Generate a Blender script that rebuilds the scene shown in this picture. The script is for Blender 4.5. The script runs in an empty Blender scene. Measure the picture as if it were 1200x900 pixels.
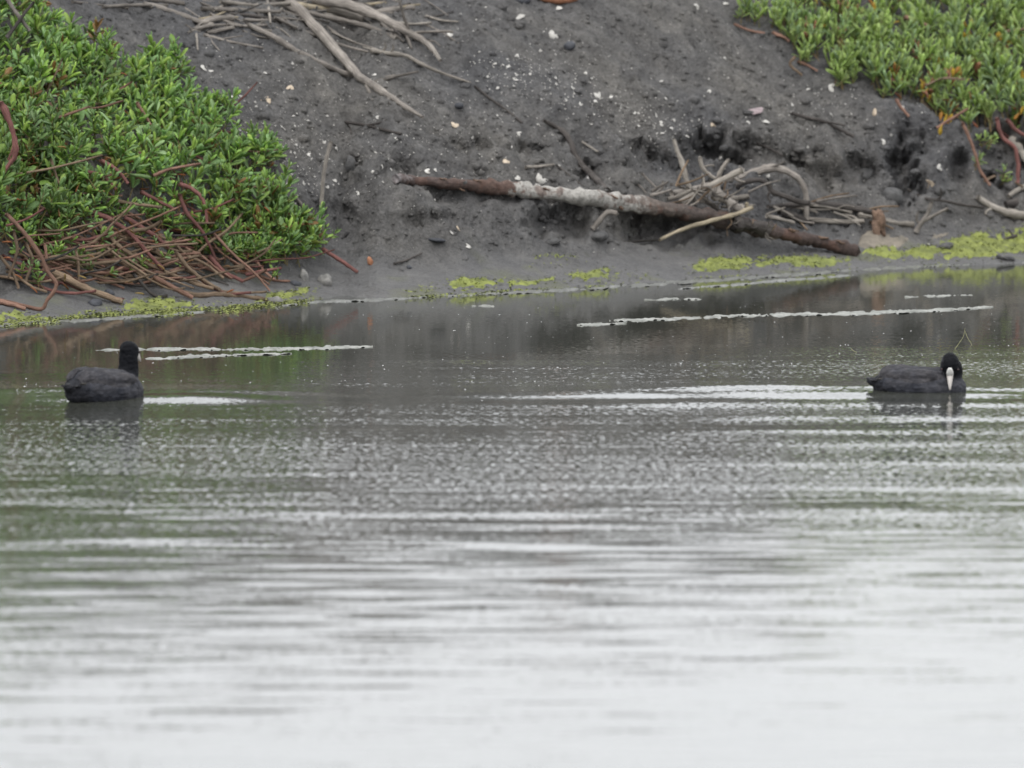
import bpy, math, random
import numpy as np
from mathutils import Vector, Matrix
from mathutils.bvhtree import BVHTree

random.seed(7)
RNG = np.random.default_rng(7)
scene = bpy.context.scene
COL = scene.collection

# ------------------------------------------------------------------ camera
CAM_H, FPX, PITCH = 2.2, 9700.0, math.atan(697.0 / 9700.0)
cam_d = bpy.data.cameras.new('camera')
cam = bpy.data.objects.new('camera', cam_d)
COL.objects.link(cam)
cam.location = (0, 0, CAM_H)
cam.rotation_euler = (math.pi / 2 - PITCH, 0, 0)
cam_d.sensor_width = 36.0
cam_d.lens = 36.0 * FPX / 1200.0
cam_d.clip_start, cam_d.clip_end = 0.5, 3000
cam_d.dof.use_dof = True
cam_d.dof.focus_distance = 33.0
cam_d.dof.aperture_fstop = 5.0
scene.camera = cam

# ------------------------------------------------------------------ sky, sun, exposure
SUN_EL, SUN_AZ = math.radians(55), math.radians(200)
world = bpy.data.worlds.new('World')
scene.world = world
world.use_nodes = True
wn, wl = world.node_tree.nodes, world.node_tree.links
wn.clear()
w_out = wn.new('ShaderNodeOutputWorld')
w_bg = wn.new('ShaderNodeBackground')
w_sky = wn.new('ShaderNodeTexSky')
w_sky.sky_type = 'NISHITA'
w_sky.sun_disc = False
w_sky.sun_elevation = SUN_EL
w_sky.sun_rotation = SUN_AZ
w_sky.dust_density = 4.0
w_hs = wn.new('ShaderNodeHueSaturation')
w_hs.inputs['Saturation'].default_value = 0.15
w_mix = wn.new('ShaderNodeMix')
w_mix.data_type = 'RGBA'
w_mix.inputs['Factor'].default_value = 0.86           # closed cloud deck over the clear sky
w_tc = wn.new('ShaderNodeTexCoord')
w_no = wn.new('ShaderNodeTexNoise')
w_no.inputs['Scale'].default_value = 3.0
w_no.inputs['Detail'].default_value = 4.0
w_cr = wn.new('ShaderNodeValToRGB')
w_cr.color_ramp.elements[0].position = 0.3
w_cr.color_ramp.elements[0].color = (0.86, 0.885, 0.92, 1)
w_cr.color_ramp.elements[1].position = 0.7
w_cr.color_ramp.elements[1].color = (0.97, 0.985, 1.0, 1)
w_sc = wn.new('ShaderNodeVectorMath')
w_sc.operation = 'SCALE'
w_sc.inputs['Scale'].default_value = 9.5
wl.new(w_tc.outputs['Generated'], w_no.inputs['Vector'])
wl.new(w_no.outputs['Fac'], w_cr.inputs['Fac'])
wl.new(w_cr.outputs['Color'], w_sc.inputs[0])
wl.new(w_sky.outputs['Color'], w_hs.inputs['Color'])
wl.new(w_hs.outputs['Color'], w_mix.inputs['A'])
wl.new(w_sc.outputs['Vector'], w_mix.inputs['B'])
wl.new(w_mix.outputs['Result'], w_bg.inputs['Color'])
w_bg.inputs['Strength'].default_value = 0.125
wl.new(w_bg.outputs['Background'], w_out.inputs['Surface'])

sun_d = bpy.data.lights.new('sun', 'SUN')
sun = bpy.data.objects.new('sun', sun_d)
COL.objects.link(sun)
sun_d.energy = 0.8
sun_d.angle = math.radians(30)
sun_d.color = (1.0, 0.97, 0.93)
_sd = Vector((math.sin(SUN_AZ) * math.cos(SUN_EL), math.cos(SUN_AZ) * math.cos(SUN_EL), math.sin(SUN_EL)))
sun.rotation_euler = _sd.to_track_quat('Z', 'Y').to_euler()

scene.view_settings.view_transform = 'Standard'
scene.view_settings.look = 'None'
scene.view_settings.gamma = 1.0
scene.view_settings.use_curve_mapping = False
scene.view_settings.exposure = 0.64

# ------------------------------------------------------------------ helpers
CP, SP = math.cos(PITCH), math.sin(PITCH)


def ray(px, py):
    a, b = (px - 600.0) / FPX, -(py - 450.0) / FPX
    return Vector((a, CP + b * SP, -SP + b * CP)).normalized()


def at_depth(px, py, Y):
    d = ray(px, py)
    return Vector((0, 0, CAM_H)) + d * (Y / d.y)


def on_water(px, py, z=0.0):
    d = ray(px, py)
    return Vector((0, 0, CAM_H)) + d * ((z - CAM_H) / d.z)


def to_px(x, y, z):
    dz = z - CAM_H
    f = y * CP - dz * SP
    u = y * SP + dz * CP
    return 600.0 + FPX * x / f, 450.0 - FPX * u / f


def _hash(ix, iy, seed):
    h = (ix.astype(np.int64) * 374761393 + iy.astype(np.int64) * 668265263 + seed * 974634777) & 0x7fffffff
    h = ((h ^ (h >> 13)) * 1274126177) & 0x7fffffff
    h = h ^ (h >> 16)
    return (h & 0xffff) / 65535.0


def vnoise(x, y, seed=0):
    x = np.asarray(x, float); y = np.asarray(y, float)
    ix, iy = np.floor(x), np.floor(y)
    fx, fy = x - ix, y - iy
    fx = fx * fx * fx * (fx * (fx * 6 - 15) + 10); fy = fy * fy * fy * (fy * (fy * 6 - 15) + 10)
    a, b = _hash(ix, iy, seed), _hash(ix + 1, iy, seed)
    c, d = _hash(ix, iy + 1, seed), _hash(ix + 1, iy + 1, seed)
    return (a + (b - a) * fx + (c - a) * fy + (a - b - c + d) * fx * fy) * 2 - 1


def fbm(x, y, seed=0, octv=4, gain=0.5):
    s, a, t = 0.0, 1.0, 0.0
    x = np.asarray(x, float); y = np.asarray(y, float)
    for o in range(octv):
        s = s + a * vnoise(x, y, seed + 17 * o)
        t += a; a *= gain
        x, y = x * 2.03 + 3.1, y * 2.03 - 1.7
    return s / t


def sstep(a, b, x):
    t = np.clip((np.asarray(x, float) - a) / (b - a), 0, 1)
    return t * t * (3 - 2 * t)


def mesh_from(name, verts, faces, mat=None, smooth=True):
    me = bpy.data.meshes.new(name)
    me.from_pydata([tuple(v) for v in verts], [], [tuple(f) for f in faces])
    if smooth:
        me.polygons.foreach_set('use_smooth', [True] * len(me.polygons))
    if mat:
        me.materials.append(mat)
    me.update()
    return me


def mesh_np(name, verts, faces, mat=None, smooth=True):
    """numpy verts (n,3), faces (m,k) -> mesh"""
    verts = np.ascontiguousarray(verts, np.float32); faces = np.ascontiguousarray(faces, np.int32)
    m, k = faces.shape
    me = bpy.data.meshes.new(name)
    me.vertices.add(len(verts)); me.vertices.foreach_set('co', verts.ravel())
    me.loops.add(m * k); me.loops.foreach_set('vertex_index', faces.ravel())
    me.polygons.add(m)
    me.polygons.foreach_set('loop_start', np.arange(0, m * k, k, dtype=np.int32))
    me.update(calc_edges=True)
    me.validate()
    if smooth:
        me.polygons.foreach_set('use_smooth', np.ones(len(me.polygons), bool))
    if mat:
        me.materials.append(mat)
    me.update()
    return me


def obj(name, me, parent=None):
    o = bpy.data.objects.new(name, me)
    COL.objects.link(o)
    if parent is not None:
        o.parent = parent
    return o


def tag(o, label=None, cat=None, group=None, kind=None):
    if label: o['label'] = label
    if cat: o['category'] = cat
    if group: o['group'] = group
    if kind: o['kind'] = kind
    return o


def set_point_color(me, name, arr):
    at = me.color_attributes.new(name, 'FLOAT_COLOR', 'POINT')
    a = np.ones((len(me.vertices), 4), np.float32)
    a[:, :arr.shape[1]] = arr
    at.data.foreach_set('color', a.ravel())


# ------------------------------------------------------------------ materials
class NT:
    def __init__(self, name):
        self.m = bpy.data.materials.new(name)
        self.m.use_nodes = True
        self.t = self.m.node_tree
        self.t.nodes.clear()
        self.out = self.t.nodes.new('ShaderNodeOutputMaterial')

    def n(self, kind, **kw):
        nd = self.t.nodes.new('ShaderNode' + kind)
        for k, v in kw.items():
            if k.startswith('i_'):
                key = k[2:].replace('_', ' ')
                nd.inputs[key].default_value = v
            else:
                setattr(nd, k, v)
        return nd

    def l(self, a, b):
        self.t.links.new(a, b)

    def noise(self, vec, scale, detail=4, rough=0.55, **kw):
        nd = self.n('TexNoise', i_Scale=scale, i_Detail=detail, i_Roughness=rough, **kw)
        if vec is not None:
            self.l(vec, nd.inputs['Vector'])
        return nd

    def ramp(self, fac, stops):
        r = self.n('ValToRGB')
        e = r.color_ramp.elements
        while len(e) < len(stops):
            e.new(0.5)
        for i, (p, c) in enumerate(stops):
            e[i].position = p
            e[i].color = (c, c, c, 1) if isinstance(c, (int, float)) else tuple(c) + (1,)
        self.l(fac, r.inputs['Fac'])
        return r

    def math(self, op, a, b=None, clamp=False):
        nd = self.n('Math', operation=op, use_clamp=clamp)
        for i, v in enumerate((a, b)):
            if v is None: continue
            if isinstance(v, (int, float)): nd.inputs[i].default_value = v
            else: self.l(v, nd.inputs[i])
        return nd.outputs[0]

    def mix(self, fac, a, b, blend='MIX'):
        nd = self.n('Mix', data_type='RGBA', blend_type=blend)
        for s, v in (('Factor', fac), ('A', a), ('B', b)):
            sock = [i for i in nd.inputs if i.name == s and (i.type == 'RGBA' or s == 'Factor') and i.enabled][0]
            if isinstance(v, (int, float)): sock.default_value = v
            elif isinstance(v, tuple): sock.default_value = v + (1,)
            else: self.l(v, sock)
        return [o for o in nd.outputs if o.enabled][0]

    def bsdf(self, color=None, rough=0.8, spec=0.3, normal=None):
        b = self.n('BsdfPrincipled')
        if isinstance(color, tuple): b.inputs['Base Color'].default_value = color + (1,)
        elif color is not None: self.l(color, b.inputs['Base Color'])
        if isinstance(rough, (int, float)): b.inputs['Roughness'].default_value = rough
        else: self.l(rough, b.inputs['Roughness'])
        b.inputs['Specular IOR Level'].default_value = spec
        if normal is not None: self.l(normal, b.inputs['Normal'])
        self.l(b.outputs['BSDF'], self.out.inputs['Surface'])
        return b

    def bump(self, height, strength=0.5, dist=0.01):
        b = self.n('Bump', i_Strength=strength, i_Distance=dist)
        self.l(height, b.inputs['Height'])
        return b.outputs['Normal']


def make_mud():
    k = NT('mud')
    g = k.n('NewGeometry')
    pos = g.outputs['Position']
    big = k.noise(pos, 1.3, 4)
    mid = k.noise(pos, 9, 6, 0.65)
    fine = k.noise(pos, 70, 5, 0.7)
    c = k.ramp(mid.outputs['Fac'], [(0.28, (0.064, 0.062, 0.061)), (0.5, (0.108, 0.105, 0.102)), (0.75, (0.172, 0.166, 0.158))])
    c2 = k.ramp(big.outputs['Fac'], [(0.35, (0.83, 0.84, 0.88)), (0.65, (1.15, 1.12, 1.07))])
    col = k.mix(1.0, c.outputs['Color'], c2.outputs['Color'], 'MULTIPLY')
    cf = k.ramp(fine.outputs['Fac'], [(0.3, 0.5), (0.55, 1.0), (0.75, 1.6)])
    col = k.mix(0.8, col, cf.outputs['Color'], 'MULTIPLY')
    # silt left by the water near the shoreline
    sep = k.n('SeparateXYZ'); k.l(pos, sep.inputs[0])
    zz = k.math('ADD', sep.outputs['Z'], k.math('MULTIPLY', k.math('SUBTRACT', big.outputs['Fac'], 0.5), 0.18))
    sm = k.n('MapRange'); sm.inputs['From Min'].default_value = 0.02; sm.inputs['From Max'].default_value = 0.24
    sm.inputs['To Min'].default_value = 0.8; sm.inputs['To Max'].default_value = 0.0
    k.l(zz, sm.inputs['Value'])
    silt = k.mix(mid.outputs['Fac'], (0.085, 0.085, 0.088), (0.16, 0.157, 0.154))
    col = k.mix(sm.outputs['Result'], col, silt)
    # olive film of old algae low down
    of = k.ramp(k.noise(pos, 3.1, 3).outputs['Fac'], [(0.55, 0.0), (0.68, 0.6)])
    col = k.mix(k.math('MULTIPLY', of.outputs['Color'], sm.outputs['Result']), col, (0.13, 0.14, 0.06))
    h = k.math('ADD', k.math('MULTIPLY', fine.outputs['Fac'], 0.5), mid.outputs['Fac'])
    vor = k.n('TexVoronoi', i_Scale=45.0); k.l(pos, vor.inputs['Vector'])
    h = k.math('ADD', h, k.math('MULTIPLY', vor.outputs['Distance'], 0.35))
    rr = k.n('MapRange'); rr.inputs['To Min'].default_value = 0.92; rr.inputs['To Max'].default_value = 0.5
    k.l(sm.outputs['Result'], rr.inputs['Value'])
    k.bsdf(col, rr.outputs['Result'], 0.3, k.bump(h, 0.9, 0.03))
    return k.m


def make_wood(name, dark, lightc, lichen=0.0, patches=None):
    k = NT(name)
    uv = k.n('UVMap'); uv.uv_map = 'UVMap'
    mp = k.n('Mapping'); mp.inputs['Scale'].default_value = (5.0, 2.2, 1)
    k.l(uv.outputs['UV'], mp.inputs['Vector'])
    g = k.n('NewGeometry')
    oi = k.n('ObjectInfo')
    gr = k.noise(mp.outputs['Vector'], 4, 6, 0.65)
    bl = k.noise(g.outputs['Position'], 14, 4, 0.6)
    c = k.ramp(gr.outputs['Fac'], [(0.28, dark), (0.7, lightc)])
    v = k.ramp(bl.outputs['Fac'], [(0.3, 0.62), (0.7, 1.25)])
    col = k.mix(1.0, c.outputs['Color'], v.outputs['Color'], 'MULTIPLY')
    hv = k.n('HueSaturation'); k.l(col, hv.inputs['Color'])
    k.l(k.math('ADD', k.math('MULTIPLY', oi.outputs['Random'], 0.5), 0.75), hv.inputs['Value'])
    col = hv.outputs['Color']
    if patches:
        col = patches(k, uv, g, col)
    k.bsdf(col, 0.85, 0.2, k.bump(k.math('ADD', gr.outputs['Fac'], bl.outputs['Fac']), 0.9, 0.008))
    return k.m


def log_patches(k, uv, g, col):
    sep = k.n('SeparateXYZ'); k.l(uv.outputs['UV'], sep.inputs[0])
    V = sep.outputs['Y']
    wob = k.noise(g.outputs['Position'], 22, 4, 0.7).outputs['Fac']
    # V runs in metres along the trunk
    vv = k.math('ADD', V, k.math('MULTIPLY', k.math('SUBTRACT', wob, 0.5), 0.6))
    vn = k.math('DIVIDE', vv, 2.2, True)
    rust, pale, dk = (0.105, 0.062, 0.048), (0.34, 0.325, 0.30), (0.042, 0.030, 0.029)
    r = k.ramp(vn, [(0.0, (0.22, 0.20, 0.20)), (0.02, (0.15, 0.13, 0.125)), (0.05, (0.085, 0.065, 0.06)), (0.285, (0.12, 0.08, 0.066)),
                    (0.315, pale), (0.60, pale), (0.66, (0.14, 0.115, 0.10)), (0.76, (0.085, 0.07, 0.063)), (1.0, (0.075, 0.056, 0.05))])
    rp = k.ramp(k.noise(g.outputs['Position'], 13, 3, 0.6).outputs['Fac'], [(0.53, 0.0), (0.6, 1.0)])
    base = k.mix(k.math('MULTIPLY', rp.outputs['Color'], 0.65), r.outputs['Color'], rust)
    sp = k.ramp(k.noise(g.outputs['Position'], 60, 4, 0.7).outputs['Fac'], [(0.3, 0.55), (0.65, 1.25)])
    return k.mix(1.0, base, sp.outputs['Color'], 'MULTIPLY')


def make_leaf(name):
    k = NT(name)
    at = k.n('Attribute', attribute_name='tint')
    g = k.n('NewGeometry')
    nz = k.ramp(k.noise(g.outputs['Position'], 40, 2).outputs['Fac'], [(0.3, 0.8), (0.7, 1.2)])
    col = k.mix(1.0, at.outputs['Color'], nz.outputs['Color'], 'MULTIPLY')
    b = k.bsdf(col, 0.42, 0.45)
    tr = k.n('BsdfTranslucent'); k.l(col, tr.inputs['Color'])
    mx = k.n('MixShader'); mx.inputs[0].default_value = 0.42
    k.l(b.outputs['BSDF'], mx.inputs[1]); k.l(tr.outputs['BSDF'], mx.inputs[2])
    k.l(mx.outputs['Shader'], k.out.inputs['Surface'])
    return k.m


def make_simple(name, c1, c2, scale, rough=0.8, spec=0.3, bump=0.4, dist=0.004, objrand=0.0):
    k = NT(name)
    g = k.n('NewGeometry')
    no = k.noise(g.outputs['Position'], scale, 5, 0.65)
    c = k.ramp(no.outputs['Fac'], [(0.3, c1), (0.7, c2)]).outputs['Color']
    if objrand:
        oi = k.n('ObjectInfo'); hv = k.n('HueSaturation'); k.l(c, hv.inputs['Color'])
        k.l(k.math('ADD', k.math('MULTIPLY', oi.outputs['Random'], objrand), 1 - objrand / 2), hv.inputs['Value'])
        c = hv.outputs['Color']
    k.bsdf(c, rough, spec, k.bump(no.outputs['Fac'], bump, dist))
    return k.m


def make_water():
    k = NT('water')
    g = k.n('NewGeometry')
    sep = k.n('SeparateXYZ'); k.l(g.outputs['Position'], sep.inputs[0])
    X, Y = sep.outputs['X'], sep.outputs['Y']

    def vec(sx, sy, off=0.0):
        c = k.n('CombineXYZ')
        k.l(k.math('MULTIPLY', X, sx), c.inputs['X'])
        k.l(k.math('MULTIPLY', Y, sy), c.inputs['Y'])
        c.inputs['Z'].default_value = off
        return c.outputs['Vector']
    # wind shelter: the strip under the bank lies calm
    edge = k.math('SUBTRACT', Y, k.math('MULTIPLY', X, 0.42))
    edge = k.math('ADD', edge, k.math('MULTIPLY', k.math('SUBTRACT', k.noise(vec(0.9, 0.5, 3.0), 1.0, 3).outputs['Fac'], 0.5), 2.6))
    sh = k.n('MapRange', interpolation_type='SMOOTHSTEP')
    sh.inputs['From Min'].default_value = 31.1; sh.inputs['From Max'].default_value = 32.6
    sh.inputs['To Min'].default_value = 1.0; sh.inputs['To Max'].default_value = 0.10
    k.l(edge, sh.inputs['Value'])
    # cat's paws: patches of finer ripple
    pw = k.ramp(k.noise(vec(0.55, 0.8, 9.0), 1.0, 3, 0.6).outputs['Fac'], [(0.34, 0.45), (0.56, 1.0)])
    # fewer fine ripples in the smooth water towards the camera
    nr = k.n('MapRange', interpolation_type='SMOOTHSTEP')
    nr.inputs['From Min'].default_value = 23.5; nr.inputs['From Max'].default_value = 27.0
    nr.inputs['To Min'].default_value = 0.15; nr.inputs['To Max'].default_value = 1.0
    k.l(Y, nr.inputs['Value'])
    # slicks: long smooth streaks between the rippled ones, and the smooth wakes of the birds
    st = k.ramp(k.noise(vec(.22, 2.4, 13.0), 1.0, 3, 0.6).outputs['Fac'], [(0.38, 0.45), (0.56, 1.0)])
    wk = k.math('SUBTRACT', k.math('SUBTRACT', Y, k.math('MULTIPLY', X, 0.02)), 29.85)
    wk = k.math('ADD', wk, k.math('MULTIPLY', k.math('SUBTRACT', k.noise(vec(.8, .3, 17.0), 1.0, 3).outputs['Fac'], 0.5), 0.5))
    wk = k.math('POWER', 2.718, k.math('MULTIPLY', k.math('MULTIPLY', wk, wk), -5.0))
    slick = k.math('MULTIPLY', st.outputs['Color'], k.math('SUBTRACT', 1.0, k.math('MULTIPLY', wk, 0.65)))
    amp = k.math('MULTIPLY', k.math('MULTIPLY', k.math('MULTIPLY', sh.outputs['Result'], pw.outputs['Color']), nr.outputs['Result']), slick)
    n2 = k.n('MapRange', interpolation_type='SMOOTHSTEP')
    n2.inputs['From Min'].default_value = 19.0; n2.inputs['From Max'].default_value = 24.5
    n2.inputs['To Min'].default_value = 0.9; n2.inputs['To Max'].default_value = 1.0
    k.l(Y, n2.inputs['Value'])
    f1 = k.noise(vec(44, 30, 1.0), 1.0, 3, 0.65)
    f2 = k.noise(vec(2.2, 11, 5.0), 1.0, 4, 0.65)
    s1 = k.math('SUBTRACT', f1.outputs['Fac'], 0.5)
    s2 = k.math('SUBTRACT', f2.outputs['Fac'], 0.5)
    sy = k.math('MULTIPLY', k.math('ADD', k.math('MULTIPLY', k.math('MULTIPLY', s1, WATER_F1), amp), k.math('MULTIPLY', k.math('MULTIPLY', s2, WATER_F2), k.math('MULTIPLY', sh.outputs['Result'], n2.outputs['Result']))), 1.0)
    sx = k.math('MULTIPLY', k.math('SUBTRACT', k.noise(vec(22, 9, 7.0), 1.0, 2).outputs['Fac'], 0.5), k.math('MULTIPLY', amp, 0.15))
    dn = k.n('CombineXYZ'); k.l(sx, dn.inputs['X']); k.l(k.math('MULTIPLY', sy, -1.0), dn.inputs['Y'])
    add = k.n('VectorMath', operation='ADD'); k.l(g.outputs['Normal'], add.inputs[0]); k.l(dn.outputs['Vector'], add.inputs[1])
    nm = k.n('VectorMath', operation='NORMALIZE'); k.l(add.outputs['Vector'], nm.inputs[0])
    rg = k.n('MapRange'); rg.inputs['From Min'].default_value = 0.1; rg.inputs['To Min'].default_value = 0.055; rg.inputs['To Max'].default_value = 0.085
    k.l(sh.outputs['Result'], rg.inputs['Value'])
    b = k.bsdf((0.045, 0.047, 0.039), rg.outputs['Result'], 0.5, nm.outputs['Vector'])
    b.inputs['IOR'].default_value = 1.333
    return k.m


WATER_F1, WATER_F2 = 0.56, 0.10
M = {
    'mud': make_mud(),
    'water': make_water(),
    'grey_wood': make_wood('weathered_grey_wood', (0.10, 0.09, 0.08), (0.30, 0.27, 0.24)),
    'pale_wood': make_wood('bleached_wood', (0.17, 0.15, 0.13), (0.40, 0.365, 0.32)),
    'dark_wood': make_wood('wet_dark_wood', (0.038, 0.034, 0.032), (0.11, 0.098, 0.09)),
    'tan_wood': make_wood('tan_wood', (0.19, 0.155, 0.105), (0.38, 0.33, 0.245)),
    'rot_wood': make_wood('rotten_orange_wood', (0.12, 0.08, 0.06), (0.30, 0.205, 0.15)),
    'log': make_wood('rust_stained_bark', (0.1, 0.1, 0.1), (0.3, 0.3, 0.3), patches=log_patches),
    'red_stem': make_wood('red_stem', (0.11, 0.045, 0.042), (0.26, 0.125, 0.108)),
    'orange_stem': make_wood('orange_stem', (0.17, 0.09, 0.065), (0.36, 0.22, 0.165)),
    'brown_stem': make_wood('brown_stem', (0.12, 0.085, 0.06), (0.30, 0.22, 0.15)),
    'leaf': make_leaf('succulent_leaf'),
    'shoot': make_simple('shoot_stem', (0.10, 0.11, 0.04), (0.22, 0.14, 0.07), 30, 0.6, 0.3, 0.1, 0.001),
    'algae': make_simple('green_algae', (0.10, 0.115, 0.045), (0.26, 0.29, 0.075), 14, 0.85, 0.25, 1.0, 0.02),
    'silt': make_simple('silt_sky_sheen', (0.07, 0.072, 0.065), (0.21, 0.21, 0.195), 24, 0.35, 0.5, 0.6, 0.006),  # wet silt, with the sky's reflection painted into its pale tone
    'scum': make_simple('floating_scum', (0.09, 0.095, 0.08), (0.34, 0.34, 0.315), 11, 0.6, 0.4, 0.6, 0.006),
    'glint': make_simple('foam_fleck', (0.6, 0.6, 0.6), (0.85, 0.85, 0.85), 40, 0.4, 0.5, 0.2, 0.002),  # white for the painted glints on the water
    'shell': make_simple('bleached_shell', (0.30, 0.285, 0.26), (0.62, 0.60, 0.56), 60, 0.6, 0.4, 0.3, 0.002, 0.35),
    'tan_shell': make_simple('tan_shell', (0.33, 0.26, 0.18), (0.55, 0.46, 0.36), 50, 0.6, 0.4, 0.3, 0.002),
    'pink_shell': make_simple('pink_shell', (0.17, 0.13, 0.135), (0.34, 0.27, 0.275), 50, 0.6, 0.4, 0.3, 0.002),
    'stone': make_simple('grey_stone', (0.10, 0.10, 0.095), (0.26, 0.25, 0.235), 30, 0.8, 0.3, 0.6, 0.008),
    'dark_stone': make_simple('dark_stone', (0.028, 0.03, 0.036), (0.075, 0.078, 0.088), 30, 0.7, 0.3, 0.6, 0.006),
    'clod': make_simple('mud_clod', (0.06, 0.06, 0.061), (0.13, 0.127, 0.125), 35, 0.9, 0.2, 0.9, 0.012),
    'clay': make_simple('pale_clay', (0.10, 0.09, 0.075), (0.24, 0.21, 0.17), 12, 0.85, 0.2, 0.8, 0.012),
    'rot_plain': make_simple('rotten_wood', (0.085, 0.062, 0.05), (0.30, 0.20, 0.145), 22, 0.9, 0.2, 1.0, 0.02),
    'brick': make_simple('brick_red', (0.25, 0.11, 0.06), (0.40, 0.20, 0.12), 30, 0.85, 0.2, 0.5, 0.005),
    'grass_stem': make_simple('grass_stem', (0.30, 0.30, 0.14), (0.45, 0.44, 0.24), 30, 0.6, 0.3, 0.1, 0.001),
}

# ------------------------------------------------------------------ terrain (mud bank)
_sh = [(-100, 385), (0, 377), (150, 365), (330, 354), (400, 347), (440, 350), (560, 343), (700, 336), (800, 328), (950, 319),
       (1050, 314), (1200, 307), (1300, 304)]
_shw = [on_water(*p) for p in _sh]
SX = np.array([-60, -9] + [p.x for p in _shw] + [9, 60])
SY = np.array([20, 29.5] + [p.y for p in _shw] + [43, 56])


def shoreY(X):
    return np.interp(X, SX, SY)


PS = np.array([-40, -2, -.25, 0, .14, .36, .44, .60, .74, 1.2, 1.9, 2.45, 2.9, 4.0, 500])
PZ = np.array([-2.5, -.35, -.04, 0.004, .035, .10, .15, .37, .47, .77, 1.22, 1.55, 1.66, 1.70, 1.9])


def base_height(X, t):
    s = 0.76 * t
    # the scarp wanders in and out
    w = 0.09 * fbm(X * 1.1, t * 0.35, 5, 3) * sstep(.2, .5, s) * (1 - sstep(1.6, 2.6, s))
    z = np.interp(s + w, PS, PZ)
    z2 = np.interp(s + w + .03, PS, PZ); z3 = np.interp(s + w - .03, PS, PZ)
    z = (z + z2 + z3) / 3
    r = sstep(-.02, .5, s)
    r2 = sstep(.25, .55, s)
    Y = shoreY(X) + t
    z = z + 0.075 * fbm(X * 1.7, Y * 1.7, 11, 3) * r
    band = sstep(.3, .5, s) * (1 - sstep(.9, 1.3, s))
    z = z + (0.036 + 0.05 * band) * fbm(X * 6, Y * 6, 23, 3) * (0.15 + r2)
    z = z + (0.018 + 0.022 * band) * fbm(X * 17, Y * 15, 27, 3, .6) * (0.2 + r2)
    rid = 1 - np.abs(fbm(X * 13, Y * 10, 31, 3)) * 2
    z = z + (0.010 + 0.016 * band) * rid * (0.1 + r2)
    z = z + 0.013 * fbm(X * 34, Y * 30, 41, 3, .65) * (0.12 + .4 * sstep(.03, .16, s) + .7 * r2)
    z = z + 0.014 * fbm(X * 4, Y * 4, 51, 2) * sstep(-.3, 0, s) * (1 - r2)
    return z


xs = np.concatenate([np.array([-200, -90, -45, -25, -14, -8, -5, -3.8, -3.2]), np.arange(-2.75, 3.15, .013), np.array([3.4, 4, 5, 8, 14, 25, 45, 90, 200])])
ts = np.concatenate([np.array([-40, -20, -10, -5, -2.5, -1.3, -.8, -.5, -.35]), np.arange(-.25, 3.3, .0125), np.arange(3.32, 5, .06), np.array([5.3, 6, 8, 12, 20, 40, 90, 200, 500])])
GX, GT = np.meshgrid(xs, ts)
GZ = base_height(GX, GT)
GY = shoreY(GX) + GT
# eroded hollows under the scarp: (px, py, rx, ry, depth)
HOLLOWS = [(822, 188, 34, 24, .16), (762, 186, 24, 16, .09), (1060, 196, 20, 34, .20), (1003, 196, 18, 16, .10), (1125, 196, 16, 14, .10),
           (655, 258, 30, 18, .12), (790, 268, 60, 16, .10), (745, 262, 30, 14, .09), (412, 205, 12, 20, .08), (570, 228, 60, 9, .07), (880, 176, 20, 16, .08),
           (690, 205, 14, 20, .09), (395, 255, 22, 20, .05), (1035, 215, 40, 12, .05), (500, 258, 40, 8, .05), (620, 178, 26, 9, .05),
           (545, 172, 22, 9, .045), (960, 205, 20, 14, .06), (1180, 175, 40, 30, .16), (930, 190, 16, 10, .05), (470, 205, 18, 14, .05)]
PXg, PYg = to_px(GX, np.maximum(GY, 5), GZ)
for (hx, hy, rx, ry, dp) in HOLLOWS:
    jx = 0.75 * rx * fbm(PYg / 13.0, PXg / 26.0, int(hx), 3)
    jy = 0.9 * ry * fbm(PXg / 17.0, PYg / 17.0, int(hx) + 7, 3)
    d2 = ((PXg + jx - hx) / rx) ** 2 + ((PYg + jy - hy) / ry) ** 2
    wgt = np.exp(-(d2 * .9) ** 1.8) * (np.abs(GX) < 4) * (GT > 0) * (GT < 4)
    GY = GY + dp * 1.25 * wgt
    GZ = GZ - dp * 0.30 * wgt
nr_, nc_ = GX.shape
TV = np.stack([GX, GY, GZ], -1).reshape(-1, 3)
idx = np.arange(nr_ * nc_).reshape(nr_, nc_)
TF = np.stack([idx[:-1, :-1], idx[:-1, 1:], idx[1:, 1:], idx[1:, :-1]], -1).reshape(-1, 4)
ground = obj('mud_bank', mesh_np('mud_bank', TV, TF, M['mud']))
tag(ground, kind='structure')
sel = (np.abs(TV[TF[:, 0], 0]) < 8) & (np.abs(TV[TF[:, 2], 0]) < 8)
BVH = BVHTree.FromPolygons([tuple(v) for v in TV], [tuple(int(i) for i in f) for f in TF[sel]])


def hit(px, py):
    loc, nor, i, d = BVH.ray_cast(Vector((0, 0, CAM_H)), ray(px, py), 200)
    if loc is None:
        w = on_water(px, max(py, 200)); return w, Vector((0, 0, 1))
    if nor.z < 0: nor = -nor
    return loc, nor


def drop(x, y):
    loc, nor, i, d = BVH.ray_cast(Vector((x, y, 8)), Vector((0, 0, -1)), 50)
    if loc is None: return Vector((x, y, 0)), Vector((0, 0, 1))
    if nor.z < 0: nor = -nor
    return loc, nor


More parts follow.
